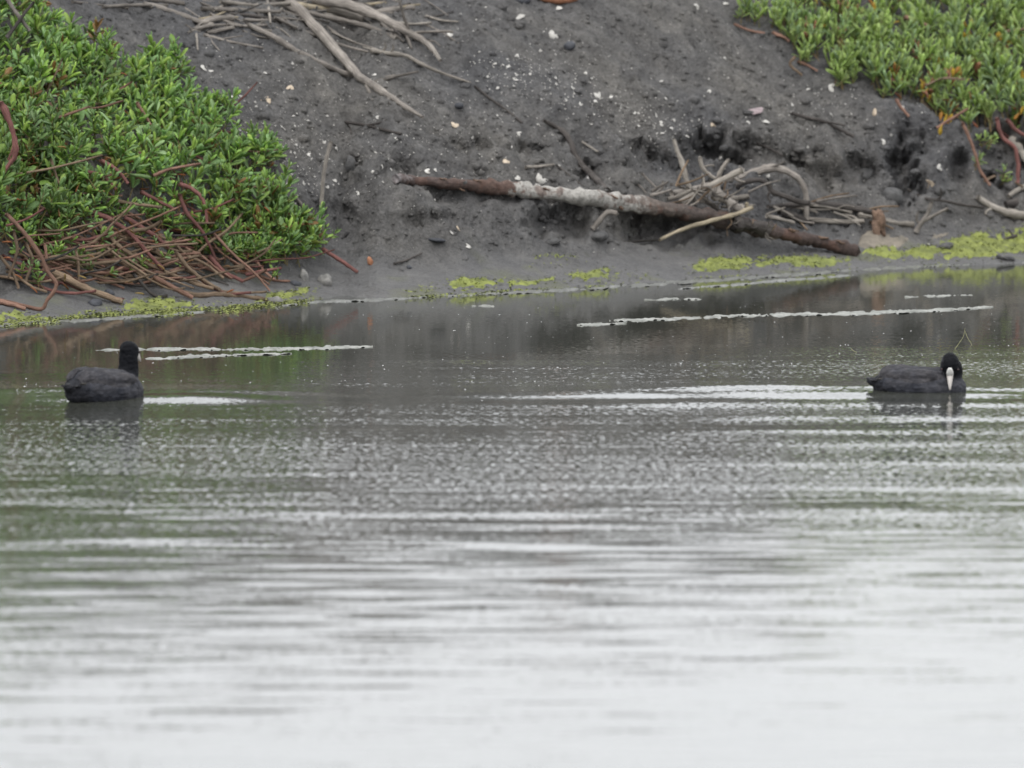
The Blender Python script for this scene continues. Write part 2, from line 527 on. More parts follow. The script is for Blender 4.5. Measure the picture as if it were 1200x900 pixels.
# ------------------------------------------------------------------ water
wx = np.concatenate([np.array([-400, -200, -100, -50, -25, -12, -7, -5]), np.arange(-4, 4.01, .05), np.array([5, 7, 12, 25, 50, 100, 200, 400])])
wy = np.concatenate([np.array([-300, -150, -70, -30, -10, 0, 6, 10, 12]), np.arange(13, 39.5, .022), np.arange(39.6, 48, .3), np.array([50, 54, 58, 62])])
WX, WY = np.meshgrid(wx, wy)
Hh = np.zeros_like(WX)
calm = sstep(32.6, 30.6, WY - .42 * WX - 0.8 * fbm(WX * .8, WY * .5, 71, 2))
near = sstep(28.5, 25.5, WY) - 0.75 * sstep(24.5, 20.5, WY)
rw = np.random.default_rng(3)
for i in range(26):
    lam = rw.uniform(.12, .5)
    th = rw.normal(0, .09)
    kx, ky = math.sin(th) * 2 * math.pi / lam, math.cos(th) * 2 * math.pi / lam
    slope = 0.0024 * rw.uniform(.5, 1.2)
    env = sstep(-.15, .55, fbm(WX * .5 + i * 7.3, WY * .35 - i * 3.1, 100 + i, 2))
    Hh += slope * lam / (2 * math.pi) * np.sin(kx * WX + ky * WY + rw.uniform(0, 6.28) + 1.3 * fbm(WX * .6, WY * .6, 200 + i, 2)) * env * (calm * (.75 + .55 * near) + .06)


# broken wavelets with short crests, in drifting patches
patch = sstep(-.35, .45, fbm(WX * .45, WY * .30, 77, 3))
wl_ = fbm(WX * 1.5, WY * 4.2, 81, 3, .55) + .55 * fbm(WX * 3.1 + 5, WY * 9.0, 83, 3, .55)
Hh += .00125 * wl_ * patch * (calm * (.55 + .75 * near) + .05)


def ridge(py, x0, x1, wpx, slope, tilt=0.0, curve=0.0, fade=70):
    """a low wave whose near face leans to the camera; py/x in photo pixels, on the water plane"""
    global Hh
    pa, pb = on_water(x0, py), on_water(x1, py)
    Yc = on_water((x0 + x1) / 2, py).y
    hw = Yc * Yc / (CAM_H * FPX) * wpx / 2
    xa, xb = pa.x, pb.x
    mid = (xa + xb) / 2
    fd = fade * Yc / FPX
    env = sstep(xa - fd, xa + fd, WX) * (1 - sstep(xb - fd, xb + fd, WX))
    yc = Yc + tilt * (WX - mid) + curve * (WX - mid) ** 2 + .05 * fbm(WX * 1.3, WX * 0 + py, int(py), 2)
    u = (WY - yc) / hw
    # integral of slope bump, closed by a longer, gentler back
    f = 2.3 * slope * hw * (np.tanh(u * 1.2) - np.tanh((u - 3.2) / 2.2)) * .5
    Hh += f * env * (0.75 + .5 * fbm(WX * 2.0, WY * 1.0, 300 + int(py), 2))


ridge(463, -60, 350, 5, .075, 0.02, 0, 130)
ridge(471, -60, 300, 5, .070, 0.0, 0, 130)
ridge(467, -80, 80, 6, .055, 0.03, 0, 60)
ridge(474, 60, 260, 6, .035, 0.0)
ridge(461, 640, 1260, 5, .075, .03, 0, 200)
ridge(468, 560, 1260, 6, .075, .015, 0, 200)
ridge(477, 620, 1260, 5, .055, .00, 0, 200)
ridge(492, 860, 1260, 5, .030, -.02)
ridge(507, 800, 1260, 4, .025, 0)
ridge(522, 900, 1260, 4, .022, 0.03)
ridge(545, 860, 1260, 5, .022, 0)
ridge(440, 0, 60, 3, .03)
ridge(432, 470, 720, 4, .030)
ridge(452, 330, 480, 4, .03)
ridge(590, -40, 520, 5, .014)
ridge(572, 500, 1250, 6, .02)
ridge(604, 200, 1250, 6, .018)
ridge(637, -50, 700, 7, .013)
Hh *= (np.abs(WX) < 4.5)
nr_, nc_ = WX.shape
idx = np.arange(nr_ * nc_).reshape(nr_, nc_)
WF = np.stack([idx[:-1, :-1], idx[:-1, 1:], idx[1:, 1:], idx[1:, :-1]], -1).reshape(-1, 4)
water = obj('water', mesh_np('water', np.stack([WX, WY, Hh], -1).reshape(-1, 3), WF, M['water']))
tag(water, kind='structure')

# ------------------------------------------------------------------ tubes: wood and stems


def catmull(pts, n):
    P = [Vector(p) for p in pts]
    if len(P) == 2:
        P = [P[0], (P[0] + P[1]) / 2, P[1]]
    Q = [P[0] * 2 - P[1]] + P + [P[-1] * 2 - P[-2]]
    out, tt = [], []
    for i in range(1, len(Q) - 2):
        for j in range(n):
            t = j / n
            a, b, c, d = Q[i - 1], Q[i], Q[i + 1], Q[i + 2]
            out.append(0.5 * ((2 * b) + (c - a) * t + (2 * a - 5 * b + 4 * c - d) * t * t + (3 * b - a - 3 * c + d) * t ** 3))
            tt.append((i - 1 + t) / (len(P) - 1))
    out.append(P[-1]); tt.append(1.0)
    return out, tt


def tube_mesh(name, pts, r0, r1, mat, seg=8, sub=5, knob=0.12, wob=0.25, seed=0, rmid=None, flat=1.0):
    path, tt = catmull(pts, sub)
    rs = random.Random(seed)
    n = len(path)
    V, F, UV = [], [], []
    L = 0.0
    prev = None
    up = Vector((0.13, 0.2, 1)).normalized()
    lens = []
    for i, p in enumerate(path):
        if i: L += (p - path[i - 1]).length
        lens.append(L)
    ph = [rs.uniform(0, 6.28) for _ in range(4)]
    for i, p in enumerate(path):
        T = (path[min(i + 1, n - 1)] - path[max(i - 1, 0)])
        if T.length < 1e-9: T = Vector((1, 0, 0))
        T.normalize()
        A = up - T * up.dot(T)
        if A.length < 0.05: A = Vector((1, 0, 0)) - T * T.x
        A.normalize(); B = T.cross(A)
        t = tt[i]
        r = r0 + (r1 - r0) * t if rmid is None else (r0 + (rmid - r0) * 2 * t if t < .5 else rmid + (r1 - rmid) * (2 * t - 1))
        r *= 1 + knob * math.sin(lens[i] / max(r0, .004) * .9 + ph[0]) * math.sin(lens[i] / max(r0, .004) * .37 + ph[1]) + knob * .7 * rs.uniform(-1, 1)
        cen = p + (A * rs.uniform(-1, 1) + B * rs.uniform(-1, 1)) * r * wob
        for j in range(seg):
            a = 2 * math.pi * j / seg
            rr = r * (1 + knob * .8 * math.sin(2 * a + ph[2] + lens[i] * 9) + knob * .6 * rs.uniform(-1, 1))
            V.append(cen + A * math.cos(a) * rr * flat + B * math.sin(a) * rr)
    for i in range(n - 1):
        for j in range(seg):
            k = (j + 1) % seg
            F.append((i * seg + j, i * seg + k, (i + 1) * seg + k, (i + 1) * seg + j))
            UV.append([(j / seg, lens[i]), ((j + 1) / seg, lens[i]), ((j + 1) / seg, lens[i + 1]), (j / seg, lens[i + 1])])
    for e, i in ((0, 0), (1, n - 1)):
        c = len(V)
        T = (path[1] - path[0]).normalized() * -1 if e == 0 else (path[-1] - path[-2]).normalized()
        V.append(path[i] + T * (r0 if e == 0 else r1) * rs.uniform(.1, .8))
        for j in range(seg):
            k = (j + 1) % seg
            f = (i * seg + j, c, i * seg + k) if e == 1 else (i * seg + k, c, i * seg + j)
            f = f[::-1] if False else f
            F.append(f)
            UV.append([(j / seg, lens[i]), (.5, lens[i] + .005), ((j + 1) / seg, lens[i])])
    me = mesh_from(name, V, F, mat)
    ul = me.uv_layers.new(name='UVMap')
    flat_uv = [c for f in UV for p in f for c in p]
    ul.data.foreach_set('uv', flat_uv)
    return me


PXM = 37.5 / FPX  # metres per photo pixel on the bank


def px_path(pts, mode, r, lift=0.0, base=None):
    """photo points -> world points; 'ground' lies on the bank, 'up' stands in the depth plane of its lowest point"""
    out = []
    if mode == 'ground':
        for (x, y) in pts:
            p, n = hit(x, y)
            out.append(p + n * (r * .55 + lift))
        # straight wood does not follow every hump: even out its depth along the length
        n_ = len(out)
        if n_ > 2:
            L_ = np.concatenate([[0], np.cumsum([math.dist(pts[i], pts[i + 1]) for i in range(n_ - 1)])])
            Yh = np.array([o_.y for o_ in out])
            cf = np.polyfit(L_, Yh, 2 if n_ > 4 else 1)
            Yf = np.polyval(cf, L_)
            Yf = np.minimum(Yf - .3 * max(0, float(np.max(Yf - Yh))), Yh + .3 * r)
            out = [at_depth(pts[i][0], pts[i][1], float(Yf[i])) for i in range(n_)]
    elif mode[0] == 'log':
        lx = [q[0] for q in LOGP]; ly = [q.y for q in Pl]
        for (x, y) in pts:
            out.append(at_depth(x, y, min(float(np.interp(x, lx, ly)) - mode[1], hit(x, y)[0].y - r)))
    else:
        low = max(pts, key=lambda q: q[1])
        p0, n0 = hit(*(base or low))
        Y = p0.y - r - lift
        k = len(pts)
        for i, (x, y) in enumerate(pts):
            hy = hit(x, y)[0].y - r
            yy = min(Y + mode_depth(mode, i, k), hy)
            out.append(at_depth(x, y, yy))
    return out


def mode_depth(mode, i, k):
    return 0.0 if mode == 'up' else mode[1] * i / max(k - 1, 1)


_seed = [100]


def wood(name, label, cat, pts, w0, w1, mat, mode='ground', lift=0.0, group=None, twigs=(), seg=8, wmid=None, knob=.12, base=None, sub=5):
    """w0,w1: thickness in photo pixels. twigs: (pts, w0, w1, mode) children"""
    _seed[0] += 1
    r0, r1 = w0 * PXM / 2, w1 * PXM / 2
    P = px_path(pts, mode, max(r0, r1), lift, base)
    o = obj(name, tube_mesh(name, P, r0, r1, M[mat], seg, sub, knob, .09, _seed[0], None if wmid is None else wmid * PXM / 2))
    tag(o, label, cat, group)
    for tw in twigs:
        _seed[0] += 1
        tp, a, b, md = tw[:4]
        q0 = tp[0]
        # start inside the parent: nearest parent point to the twig's first pixel
        par, _ = catmull(P, 4)
        near = min(par, key=lambda v: (to_px(*v)[0] - q0[0]) ** 2 + (to_px(*v)[1] - q0[1]) ** 2)
        Q = [near.copy()]
        k = len(tp)
        for i, (x, y) in enumerate(tp[1:], 1):
            hp, hn = hit(x, y)
            Yt = near.y + (md * i / (k - 1))
            Q.append(at_depth(x, y, min(Yt, hp.y - b * PXM / 2)))
        obj('twig', tube_mesh('twig', Q, a * PXM / 2, b * PXM / 2, M[tw[4] if len(tw) > 4 else mat], 6, 4, .12, .2, _seed[0]), o)
    return o


# --- driftwood heap at the top
TOPG = 'driftwood heap on the upper bank'
wood('driftwood_branch', 'thick grey driftwood limb with a forked end pointing down the mud slope', 'branch',
     [(322, -16), (337, -1), (357, 19), (383, 47), (411, 78), (422, 91), (449, 108), (472, 123), (495, 137)], 11, 4, 'grey_wood', lift=.03, wmid=13, group=TOPG,
     twigs=[([(438, 98), (452, 92), (466, 89), (490, 84)], 7, 2.5, .05), ([(425, 95), (433, 108), (437, 118)], 6, 2, 0), ([(447, 108), (455, 114), (456, 121)], 4, 2, 0),
            ([(357, 19), (335, 8), (313, -1)], 6, 5, .1)])
wood('driftwood_branch', 'long thin straight grey stick running down to the thick forked limb', 'branch',
     [(291, 29), (322, 44), (346, 59), (378, 75), (411, 89)], 6, 8, 'grey_wood', lift=.02, group=TOPG)
wood('driftwood_branch', 'thick grey driftwood branch with side twigs at the right of the heap', 'branch',
     [(345, -6), (376, 1), (408, 6), (443, 19), (468, 33), (493, 46), (507, 58), (516, 71)], 11, 4, 'grey_wood', lift=.04, wmid=13, group=TOPG,
     twigs=[([(479, 38), (474, 22), (470, 8), (466, -6)], 5, 3, -.03), ([(474, 36), (479, 48), (483, 57)], 5, 2, -.02), ([(482, 39), (500, 37), (531, 37)], 4, 3, 0),
            ([(462, 30), (459, 40), (461, 46)], 4, 2, 0), ([(496, 47), (508, 48), (516, 54)], 3, 1.5, 0)])
wood('driftwood_branch', 'straight grey stick lying below the branch with side twigs', 'branch',
     [(357, 14), (402, 24), (433, 32), (464, 45)], 7, 5, 'grey_wood', lift=.015, group=TOPG)
wood('driftwood_branch', 'pale thin twig with splintered upper end lying down the slope', 'branch',
     [(436, 59), (452, 62), (474, 65), (490, 73), (509, 82), (530, 90), (552, 97)], 7, 2.5, 'pale_wood', lift=.01, group=TOPG,
     twigs=[([(447, 61), (452, 55), (451, 49)], 3, 1.5, -.02), ([(456, 62), (461, 56), (460, 52)], 3, 1.5, -.02), ([(440, 60), (433, 57), (425, 55)], 3, 1.5, 0)])
wood('driftwood_branch', 'crooked light grey stick at the left of the heap', 'branch',
     [(168, 4), (196, 12), (221, 21), (237, 26), (252, 22), (273, 21)], 6, 8, 'grey_wood', lift=.03, group=TOPG, twigs=[([(237, 26), (228, 34), (220, 38)], 4, 2, 0)])
wood('driftwood_branch', 'short pale broken stick below the crooked light grey stick', 'branch', [(223, 37), (236, 33), (249, 29)], 5, 6, 'pale_wood', lift=.02, group=TOPG)
wood('driftwood_branch', 'short grey stick beside the short pale broken stick', 'branch', [(242, 38), (258, 35), (274, 32)], 5, 5, 'grey_wood', lift=.02, group=TOPG)
wood('driftwood_branch', 'thin grey twig at the lower left edge of the heap', 'branch', [(239, 41), (258, 46), (275, 50), (308, 56)], 4, 3, 'grey_wood', lift=.01, group=TOPG,
     twigs=[([(258, 46), (270, 44), (285, 42)], 2.5, 1.5, 0), ([(243, 42), (250, 51), (258, 60)], 3, 1.5, 0)])
wood('driftwood_branch', 'slim grey stick crossing under the top of the heap', 'branch', [(322, 20), (346, 32), (370, 42), (398, 52), (432, 61)], 4, 3, 'grey_wood', lift=.01, group=TOPG)
wood('driftwood_branch', 'fat pale bleached piece among the sticks at the top edge', 'branch', [(376, 7), (400, 14), (426, 22)], 10, 10, 'pale_wood', lift=.01, group=TOPG)
wood('driftwood_branch', 'tan broken piece of wood at the top edge of the heap', 'branch', [(340, 4), (360, 8), (384, 11)], 9, 9, 'tan_wood', lift=.0, group=TOPG)
wood('driftwood_branch', 'grey stick end jutting right from the heap near the top edge', 'branch', [(436, 17), (455, 12), (470, 10), (485, 9)], 9, 7, 'grey_wood', lift=.0, group=TOPG)
_tops = [([(150, -4), (185, 0), (215, 4)], 7, 'grey_wood'), ([(205, -6), (240, 2), (290, 6)], 6, 'grey_wood'),
         ([(236, 10), (280, 12), (328, 14)], 6, 'grey_wood'), ([(258, 2), (300, 6), (345, 3)], 5, 'pale_wood'),
         ([(268, 16), (300, 19), (330, 26)], 5, 'dark_wood'), ([(120, 8), (160, 6), (196, 6)], 4, 'grey_wood'),
         ([(85, 2), (118, 6), (150, 10)], 4, 'grey_wood'), ([(296, -4), (330, -8), (400, -6)], 7, 'grey_wood'),
         ([(398, 2), (430, -4), (470, 2)], 6, 'grey_wood'), ([(330, 10), (318, 20), (300, 30)], 3, 'pale_wood'),
         ([(246, 16), (262, 24), (284, 30)], 4, 'grey_wood'), ([(415, 8), (434, 5), (452, 3)], 5, 'tan_wood'),
         ([(288, 27), (302, 34), (318, 36)], 3.5, 'pale_wood'), ([(284, 36), (300, 42), (316, 45)], 3, 'grey_wood')]
_topl = ['grey stick along the top edge above the left bush', 'grey stick left of the limb, leaving the top edge', 'level grey stick in the middle of the left half of the heap',
         'pale thin stick under the top edge left of the limb', 'dark wet stick tucked under the level grey stick', 'thin grey twig lying left of the crooked light grey stick',
         'thin twig at the top edge nearest the left bush', 'grey stick along the top edge behind the thick limb', 'grey stick arching along the top edge right of the limb',
         'small pale twig leaning across the left half of the heap', 'small grey twig right of the crooked light grey stick', 'tan splinter above the fat pale bleached piece',
         'small pale chip lying at the foot of the level stick', 'small grey twig on mud just left of the long straight stick']
for (p, w, m), lb in zip(_tops, _topl):
    wood('driftwood_stick', lb, 'stick', p, w, w * .8, m, lift=random.uniform(.0, .035), group=TOPG)

for i in range(58):
    x, y = random.uniform(205, 500), random.gauss(16, 14)
    L = random.uniform(18, 60); a = random.gauss(.15, .5)
    p = [(x, y), (x + math.cos(a) * L / 2, y + math.sin(a) * L / 2 + random.uniform(-2, 2)), (x + math.cos(a) * L, y + math.sin(a) * L)]
    if p[2][1] > 62: continue
    w = random.uniform(2, 4.5)
    wood('driftwood_twig', 'thin broken twig strewn among the sticks of the upper heap', 'twig', p, w, w * .6, random.choice(['grey_wood', 'pale_wood', 'grey_wood', 'dark_wood', 'tan_wood']), lift=random.uniform(0, .03), group='twigs strewn in the upper heap', seg=6)
# --- bleached trunk along the foot of the bank
LOGP = [(464, 209), (482, 211), (535, 216), (585, 220), (630, 225), (693, 233), (757, 241), (810, 250), (865, 262), (915, 274), (952, 282), (1004, 295)]
Pl = []
_pA, _pB = hit(485, 218)[0], hit(1000, 297)[0]
for (x, y) in LOGP:
    f = (x - 485) / 515.0
    p, n = hit(x, y + 4)
    Yl = min(p.y - .02, _pA.y * (1 - f) + _pB.y * f + .02)
    Pl.append(at_depth(x, y, max(Yl, p.y - .12)))
logo = obj('driftwood_log', tube_mesh('driftwood_log', Pl, 10 * PXM / 2, 15 * PXM / 2, M['log'], 14, 12, .15, .16, 3, 20 * PXM / 2))
tag(logo, 'long fallen log, rust brown at its ends and bleached white in the middle', 'log')
for (x, y, w, h, sd) in [(600, 224, 8, 4, 1), (746, 245, 9, 7, 2), (727, 243, 6, 5, 3), (690, 228, 7, 5, 4), (640, 222, 6, 4, 5), (560, 212, 9, 4, 6), (520, 209, 8, 4, 7), (720, 231, 7, 4, 8),
                         (785, 247, 7, 5, 9), (900, 262, 10, 6, 10), (930, 270, 10, 6, 11), (965, 278, 10, 6, 12), (540, 222, 9, 4, 13), (985, 284, 9, 5, 14)]:
    par, _ = catmull(Pl, 6)
    nv = min(par, key=lambda v: abs(to_px(*v)[0] - x))
    c = at_depth(x, y, nv.y - .028)
    rs = random.Random(sd)
    q = [c + Vector(((i - 1.5) * w * PXM * .4, rs.uniform(-.004, .004), -(i - 1.5) * .003 + rs.uniform(-.004, .004))) for i in range(4)]
    obj('bark_flake', tube_mesh('bark_flake', q, h * PXM * .3, h * PXM * .25, M['rot_wood'], 6, 3, .35, .3, sd, h * PXM * .45, .7), logo)

# --- tangle of branches beside the log
RG = 'bleached tangle of branches behind the log'
wood('driftwood_branch', 'large pale arched branch bending down to the mud behind the log', 'branch',
     [(787, 227), (815, 221), (840, 215), (865, 209), (890, 200), (910, 197), (930, 205), (941, 217), (945, 233), (945, 258)], 7, 6, 'grey_wood', mode='up', wmid=10, group=RG,
     twigs=[([(893, 200), (908, 195), (920, 189)], 5, 1.5, -.03)], base=(945, 258), sub=6)
wood('driftwood_branch', 'straight upright pale stick rising left of the tangle', 'branch',
     [(815, 238), (806, 215), (799, 190), (793, 175), (790, 164)], 7, 5, 'pale_wood', mode=('lean', .12), lift=.05, group=RG)
wood('driftwood_branch', 'hooked pale stub rising in the middle of the tangle', 'branch',
     [(843, 212), (831, 205), (823, 196), (820, 184)], 5, 5, 'pale_wood', mode='up', lift=.05, group=RG, base=(843, 240), twigs=[([(824, 195), (830, 194), (837, 194)], 3, 2, 0)])
wood('driftwood_branch', 'short pale prong beside the hooked stub', 'branch', [(841, 220), (843, 205), (848, 195), (854, 187)], 6, 5, 'pale_wood', mode='up', lift=.06, group=RG, base=(843, 240))
wood('driftwood_branch', 'pale straight branch slanting up through the middle of the tangle', 'branch',
     [(797, 238), (812, 228), (825, 221), (850, 209), (870, 199)], 7, 8, 'pale_wood', mode='up', lift=.03, group=RG, base=(830, 248))
wood('driftwood_branch', 'dark bent branch hanging under the large arched one', 'branch',
     [(862, 218), (875, 213), (890, 211), (900, 216), (905, 225), (920, 230), (935, 236), (948, 238)], 7, 6, 'dark_wood', mode='up', lift=.02, group=RG, base=(905, 245),
     twigs=[([(902, 222), (900, 230), (903, 238)], 4, 2, 0)])
wood('driftwood_branch', 'short blunt pale stick end right of the tangle core', 'branch', [(850, 233), (864, 232), (878, 230)], 6, 6, 'pale_wood', mode='up', lift=.04, group=RG)
wood('driftwood_branch', 'thin pale tan stick propped on the log and slanting to the mud', 'branch',
     [(773, 281), (802, 268), (840, 257), (865, 250), (881, 243)], 4, 6, 'tan_wood', mode=('log', .075), twigs=[([(876, 246), (875, 240), (876, 237)], 4, 4, 0)])
wood('driftwood_branch', 'pale sliver lying across the core of the tangle', 'branch', [(822, 234), (832, 240), (840, 246)], 5, 3, 'pale_wood', mode='up', lift=.05, group=RG)
wood('driftwood_branch', 'pale root end at the left base of the tangle', 'branch', [(783, 233), (795, 230), (812, 222)], 6, 5, 'pale_wood', mode='up', lift=.02, group=RG)
_spl = [([(752, 203), (760, 211), (768, 219)], 3), ([(745, 214), (752, 220), (757, 226)], 2.5), ([(764, 224), (774, 218), (783, 213)], 4), ([(770, 226), (776, 220), (777, 212)], 4),
        ([(762, 229), (775, 226), (787, 222)], 4), ([(786, 216), (795, 218), (806, 222)], 3.5)]
_spll = ['leftmost thin upright twig by the tangle', 'tiny dark twig left of the tangle', 'short splinter slanting up at the left of the tangle', 'stubby upright splinter at the left of the tangle',
         'low level splinter resting on the log at the tangle', 'small splinter beside the upright pale stick']
for (p, w), lb in zip(_spl, _spll):
    wood('splinter', lb, 'splinter', p, w, w * .6, 'grey_wood', mode='up', lift=.02, group=RG)
for i in range(46):
    if i < 28: x, y, a, L = random.uniform(785, 880), random.uniform(208, 246), random.gauss(-.3, .7), random.uniform(14, 42)
    else: x, y, a, L = random.uniform(895, 1020), random.uniform(236, 262), random.gauss(.05, .3), random.uniform(18, 50)
    p = [(x, y), (x + math.cos(a) * L / 2, y + math.sin(a) * L / 2 + random.uniform(-3, 3)), (x + math.cos(a) * L, y + math.sin(a) * L)]
    w = random.uniform(1.8, 4.2)
    inner = i < 28
    wood('driftwood_twig', 'thin pale twig caught in the tangle beside the upright stick' if inner else 'thin twig lying among the level branches right of the arched branch', 'twig', p, w, w * .6,
         random.choice(['pale_wood', 'grey_wood', 'pale_wood', 'brown_stem']), mode='up', lift=random.uniform(0, .10 if inner else .04),
         group='twigs caught in the tangle' if inner else 'twigs right of the arched branch', seg=6, base=(x, max(y, 246)))
# gnarled root mass
for lb, pts, w in [('gnarled grey root knot at the heart of the tangle', [(835, 224), (848, 232), (858, 240), (868, 246)], 15),
                   ('dark rootball clinging to the log under the tangle', [(858, 262), (878, 264), (898, 270)], 22)]:
    o = wood('root_knot', lb, 'root', pts, w, w * .8, 'grey_wood' if 'grey' in lb else 'dark_wood', mode=('log', .0 if 'grey' in lb else .05), knob=.3, seg=10)
    par = [hit(*q)[0] for q in pts]
    for i in range(16):
        q = random.choice(pts)
        c = at_depth(q[0], q[1], px_path([q], ('log', .02 if 'grey' in lb else .075), 0)[0].y)
        a = random.uniform(0, 6.28)
        L = random.uniform(8, 20) * PXM
        pp = [c, c + Vector((math.cos(a) * L * .5, -random.uniform(0.0, .03), math.sin(a) * L * .4)), c + Vector((math.cos(a + .4) * L, -random.uniform(-.02, .03), math.sin(a + .5) * L * .8))]
        obj('rootlet', tube_mesh('rootlet', pp, random.uniform(2, 3.5) * PXM / 2, 1 * PXM / 2, M[random.choice(['grey_wood', 'dark_wood', 'brown_stem'])], 5, 4, .2, .3, i + 900), o)
wood('driftwood_stick', 'grey broken stub leaning on the mud under the log', 'stick', [(694, 268), (703, 258), (712, 249), (723, 250)], 6, 7, 'grey_wood', mode='up', lift=.01)
wood('driftwood_stick', 'thin dark twig lying on mud left of the tan stick', 'stick', [(712, 285), (740, 283), (775, 281)], 3, 2.5, 'dark_wood')

# --- right hand driftwood
RR = 'driftwood at the right of the log'
wood('driftwood_branch', 'long dark branch lying level right of the arched branch', 'branch', [(900, 242), (930, 240), (952, 240), (980, 241), (1005, 245), (1026, 249)], 5, 10, 'dark_wood', lift=.03, group=RR)
wood('driftwood_branch', 'pale bleached stick lying level at the foot of the arched branch', 'branch', [(930, 255), (947, 257), (970, 259), (990, 260), (1012, 259)], 6, 6, 'pale_wood', lift=.02, group=RR,
     twigs=[([(1008, 259), (1000, 254), (987, 251)], 4, 2.5, 0)])
wood('driftwood_branch', 'thin pale stick crossing over the long dark branch', 'branch', [(948, 240), (970, 243), (998, 249)], 4, 3, 'pale_wood', lift=.06, group=RR)
wood('driftwood_branch', 'pale stick end poking out left of the arched branch foot', 'branch', [(898, 253), (912, 256), (930, 261)], 5, 4, 'pale_wood', lift=.03, group=RR)
wood('driftwood_branch', 'thick dark stick behind the foot of the arched branch', 'branch', [(912, 250), (930, 253), (952, 262)], 9, 7, 'dark_wood', lift=.01, group=RR)
wood('driftwood_branch', 'pale stick lying right of the orange rotten stump', 'branch', [(1036, 258), (1052, 262), (1070, 263)], 7, 8, 'pale_wood', lift=.02, group=RR)
wood('driftwood_branch', 'pale upright forked twig standing on the green mat', 'branch', [(1073, 272), (1080, 261), (1087, 251), (1092, 236)], 7, 4, 'grey_wood', mode='up', group=RR,
     twigs=[([(1083, 259), (1097, 251), (1111, 244)], 5, 3, .0), ([(1078, 264), (1074, 256), (1076, 248)], 4, 2, 0)])
wood('driftwood_stick', 'crooked thin dark twig above the forked upright twig', 'stick', [(1064, 222), (1076, 229), (1086, 233), (1104, 235), (1128, 240), (1152, 243)], 3, 4, 'dark_wood', lift=.02, group=RR,
     twigs=[([(1101, 235), (1103, 228), (1102, 221)], 3, 2, -.02)])
wood('driftwood_branch', 'thick bleached branch with jagged end entering at the right edge', 'branch', [(1146, 231), (1160, 241), (1180, 249), (1204, 254), (1235, 262)], 7, 12, 'pale_wood', lift=.02, group=RR, wmid=12,
     twigs=[([(1162, 243), (1156, 248), (1155, 252)], 5, 3, -.02)])
wood('driftwood_branch', 'pale broken root stub at the right edge under the green plant', 'branch', [(1186, 164), (1194, 173), (1204, 188), (1215, 200)], 11, 9, 'pale_wood', lift=.06, group=RR)
wood('driftwood_stick', 'curved pale stick end at the right edge above the jagged branch', 'stick', [(1182, 230), (1190, 224), (1202, 219), (1220, 214)], 5, 8, 'pale_wood', lift=.03, group=RR)
wood('driftwood_stick', 'thin bent brown twig below the right plant', 'stick', [(1154, 212), (1164, 207), (1174, 206), (1186, 211), (1198, 219)], 3.5, 3, 'brown_stem', lift=.03, group=RR)
wood('driftwood_stick', 'grey root lump at the right edge beneath the curved stick', 'stick', [(1178, 240), (1190, 238), (1210, 240)], 9, 12, 'dark_wood', lift=.0, group=RR, knob=.25)
wood('driftwood_stick', 'small dark forked twig on the green mat at the right', 'stick', [(1176, 281), (1184, 278), (1192, 276)], 3, 4, 'dark_wood', mode='up', group=RR, twigs=[([(1188, 277), (1184, 272), (1181, 269)], 3, 2, 0)])
# --- single sticks on the slope
wood('driftwood_stick', 'upright grey stick standing at the edge of the left bush', 'stick', [(378, 284), (377, 258), (377, 233), (380, 200), (384, 180), (388, 166)], 6, 4, 'grey_wood', mode=('lean', .06), lift=.01)
wood('driftwood_stick', 'short grey stick leaning towards the upright grey stick', 'stick', [(343, 227), (356, 243), (370, 258)], 4, 5, 'grey_wood', lift=.02)
wood('driftwood_stick', 'dark wet stick on the mud below the forked limb', 'stick', [(405, 143), (430, 147), (450, 152), (471, 157)], 4, 3, 'dark_wood', lift=.01, twigs=[([(432, 147), (444, 144), (453, 140)], 3, 1.5, 0), ([(407, 144), (410, 150), (412, 157)], 2.5, 1.5, 0)])
wood('driftwood_root', 'dark buried root slanting down to the middle of the log', 'root', [(637, 141), (650, 148), (664, 159), (677, 187), (690, 202), (699, 211), (711, 225)], 4, 10, 'dark_wood', lift=.01, wmid=8)
wood('driftwood_stick', 'short pale twig beside the dark buried root', 'stick', [(682, 166), (691, 172), (701, 178)], 3, 3, 'pale_wood', lift=.01)
wood('driftwood_stick', 'short pale level twig above the rust brown part of the log', 'stick', [(616, 196), (632, 195), (649, 193)], 4, 3, 'pale_wood', lift=.01)
wood('driftwood_stick', 'thin dark root trailing below the splintered pale twig', 'stick', [(556, 101), (575, 116), (592, 128), (612, 144)], 3, 2.5, 'dark_wood', lift=.005)
wood('driftwood_stick', 'dark stick half buried below the right green plant', 'stick', [(928, 133), (948, 138), (967, 143), (985, 152), (1000, 160)], 4, 5, 'dark_wood', lift=.01, twigs=[([(960, 142), (976, 144), (990, 147)], 3, 2, 0)])
wood('driftwood_stick', 'thin dark stick above the arched branch', 'stick', [(885, 167), (900, 173), (918, 183)], 3, 2.5, 'dark_wood', lift=.005)
wood('driftwood_stick', 'slim twig leaning against the log below the dark root', 'stick', [(652, 193), (668, 206), (684, 219)], 2.5, 2.5, 'dark_wood', lift=.01)
wood('driftwood_stick', 'thin dark twig on the mudflat left of the shells', 'stick', [(462, 309), (478, 304), (494, 297)], 3, 2, 'dark_wood', lift=.003)
wood('driftwood_branch', 'grey branch poking out of the top of the left bush', 'branch', [(4, -8), (14, 8), (24, 22), (35, 36)], 5, 4, 'grey_wood', mode='up', lift=.30, base=(30, 60))
wood('driftwood_branch', 'dark twig crossing the grey branch at the top of the left bush', 'branch', [(40, 2), (30, 14), (20, 28), (8, 44)], 3.5, 5, 'dark_wood', mode='up', lift=.32, base=(30, 60))

# ------------------------------------------------------------------ creeping plants


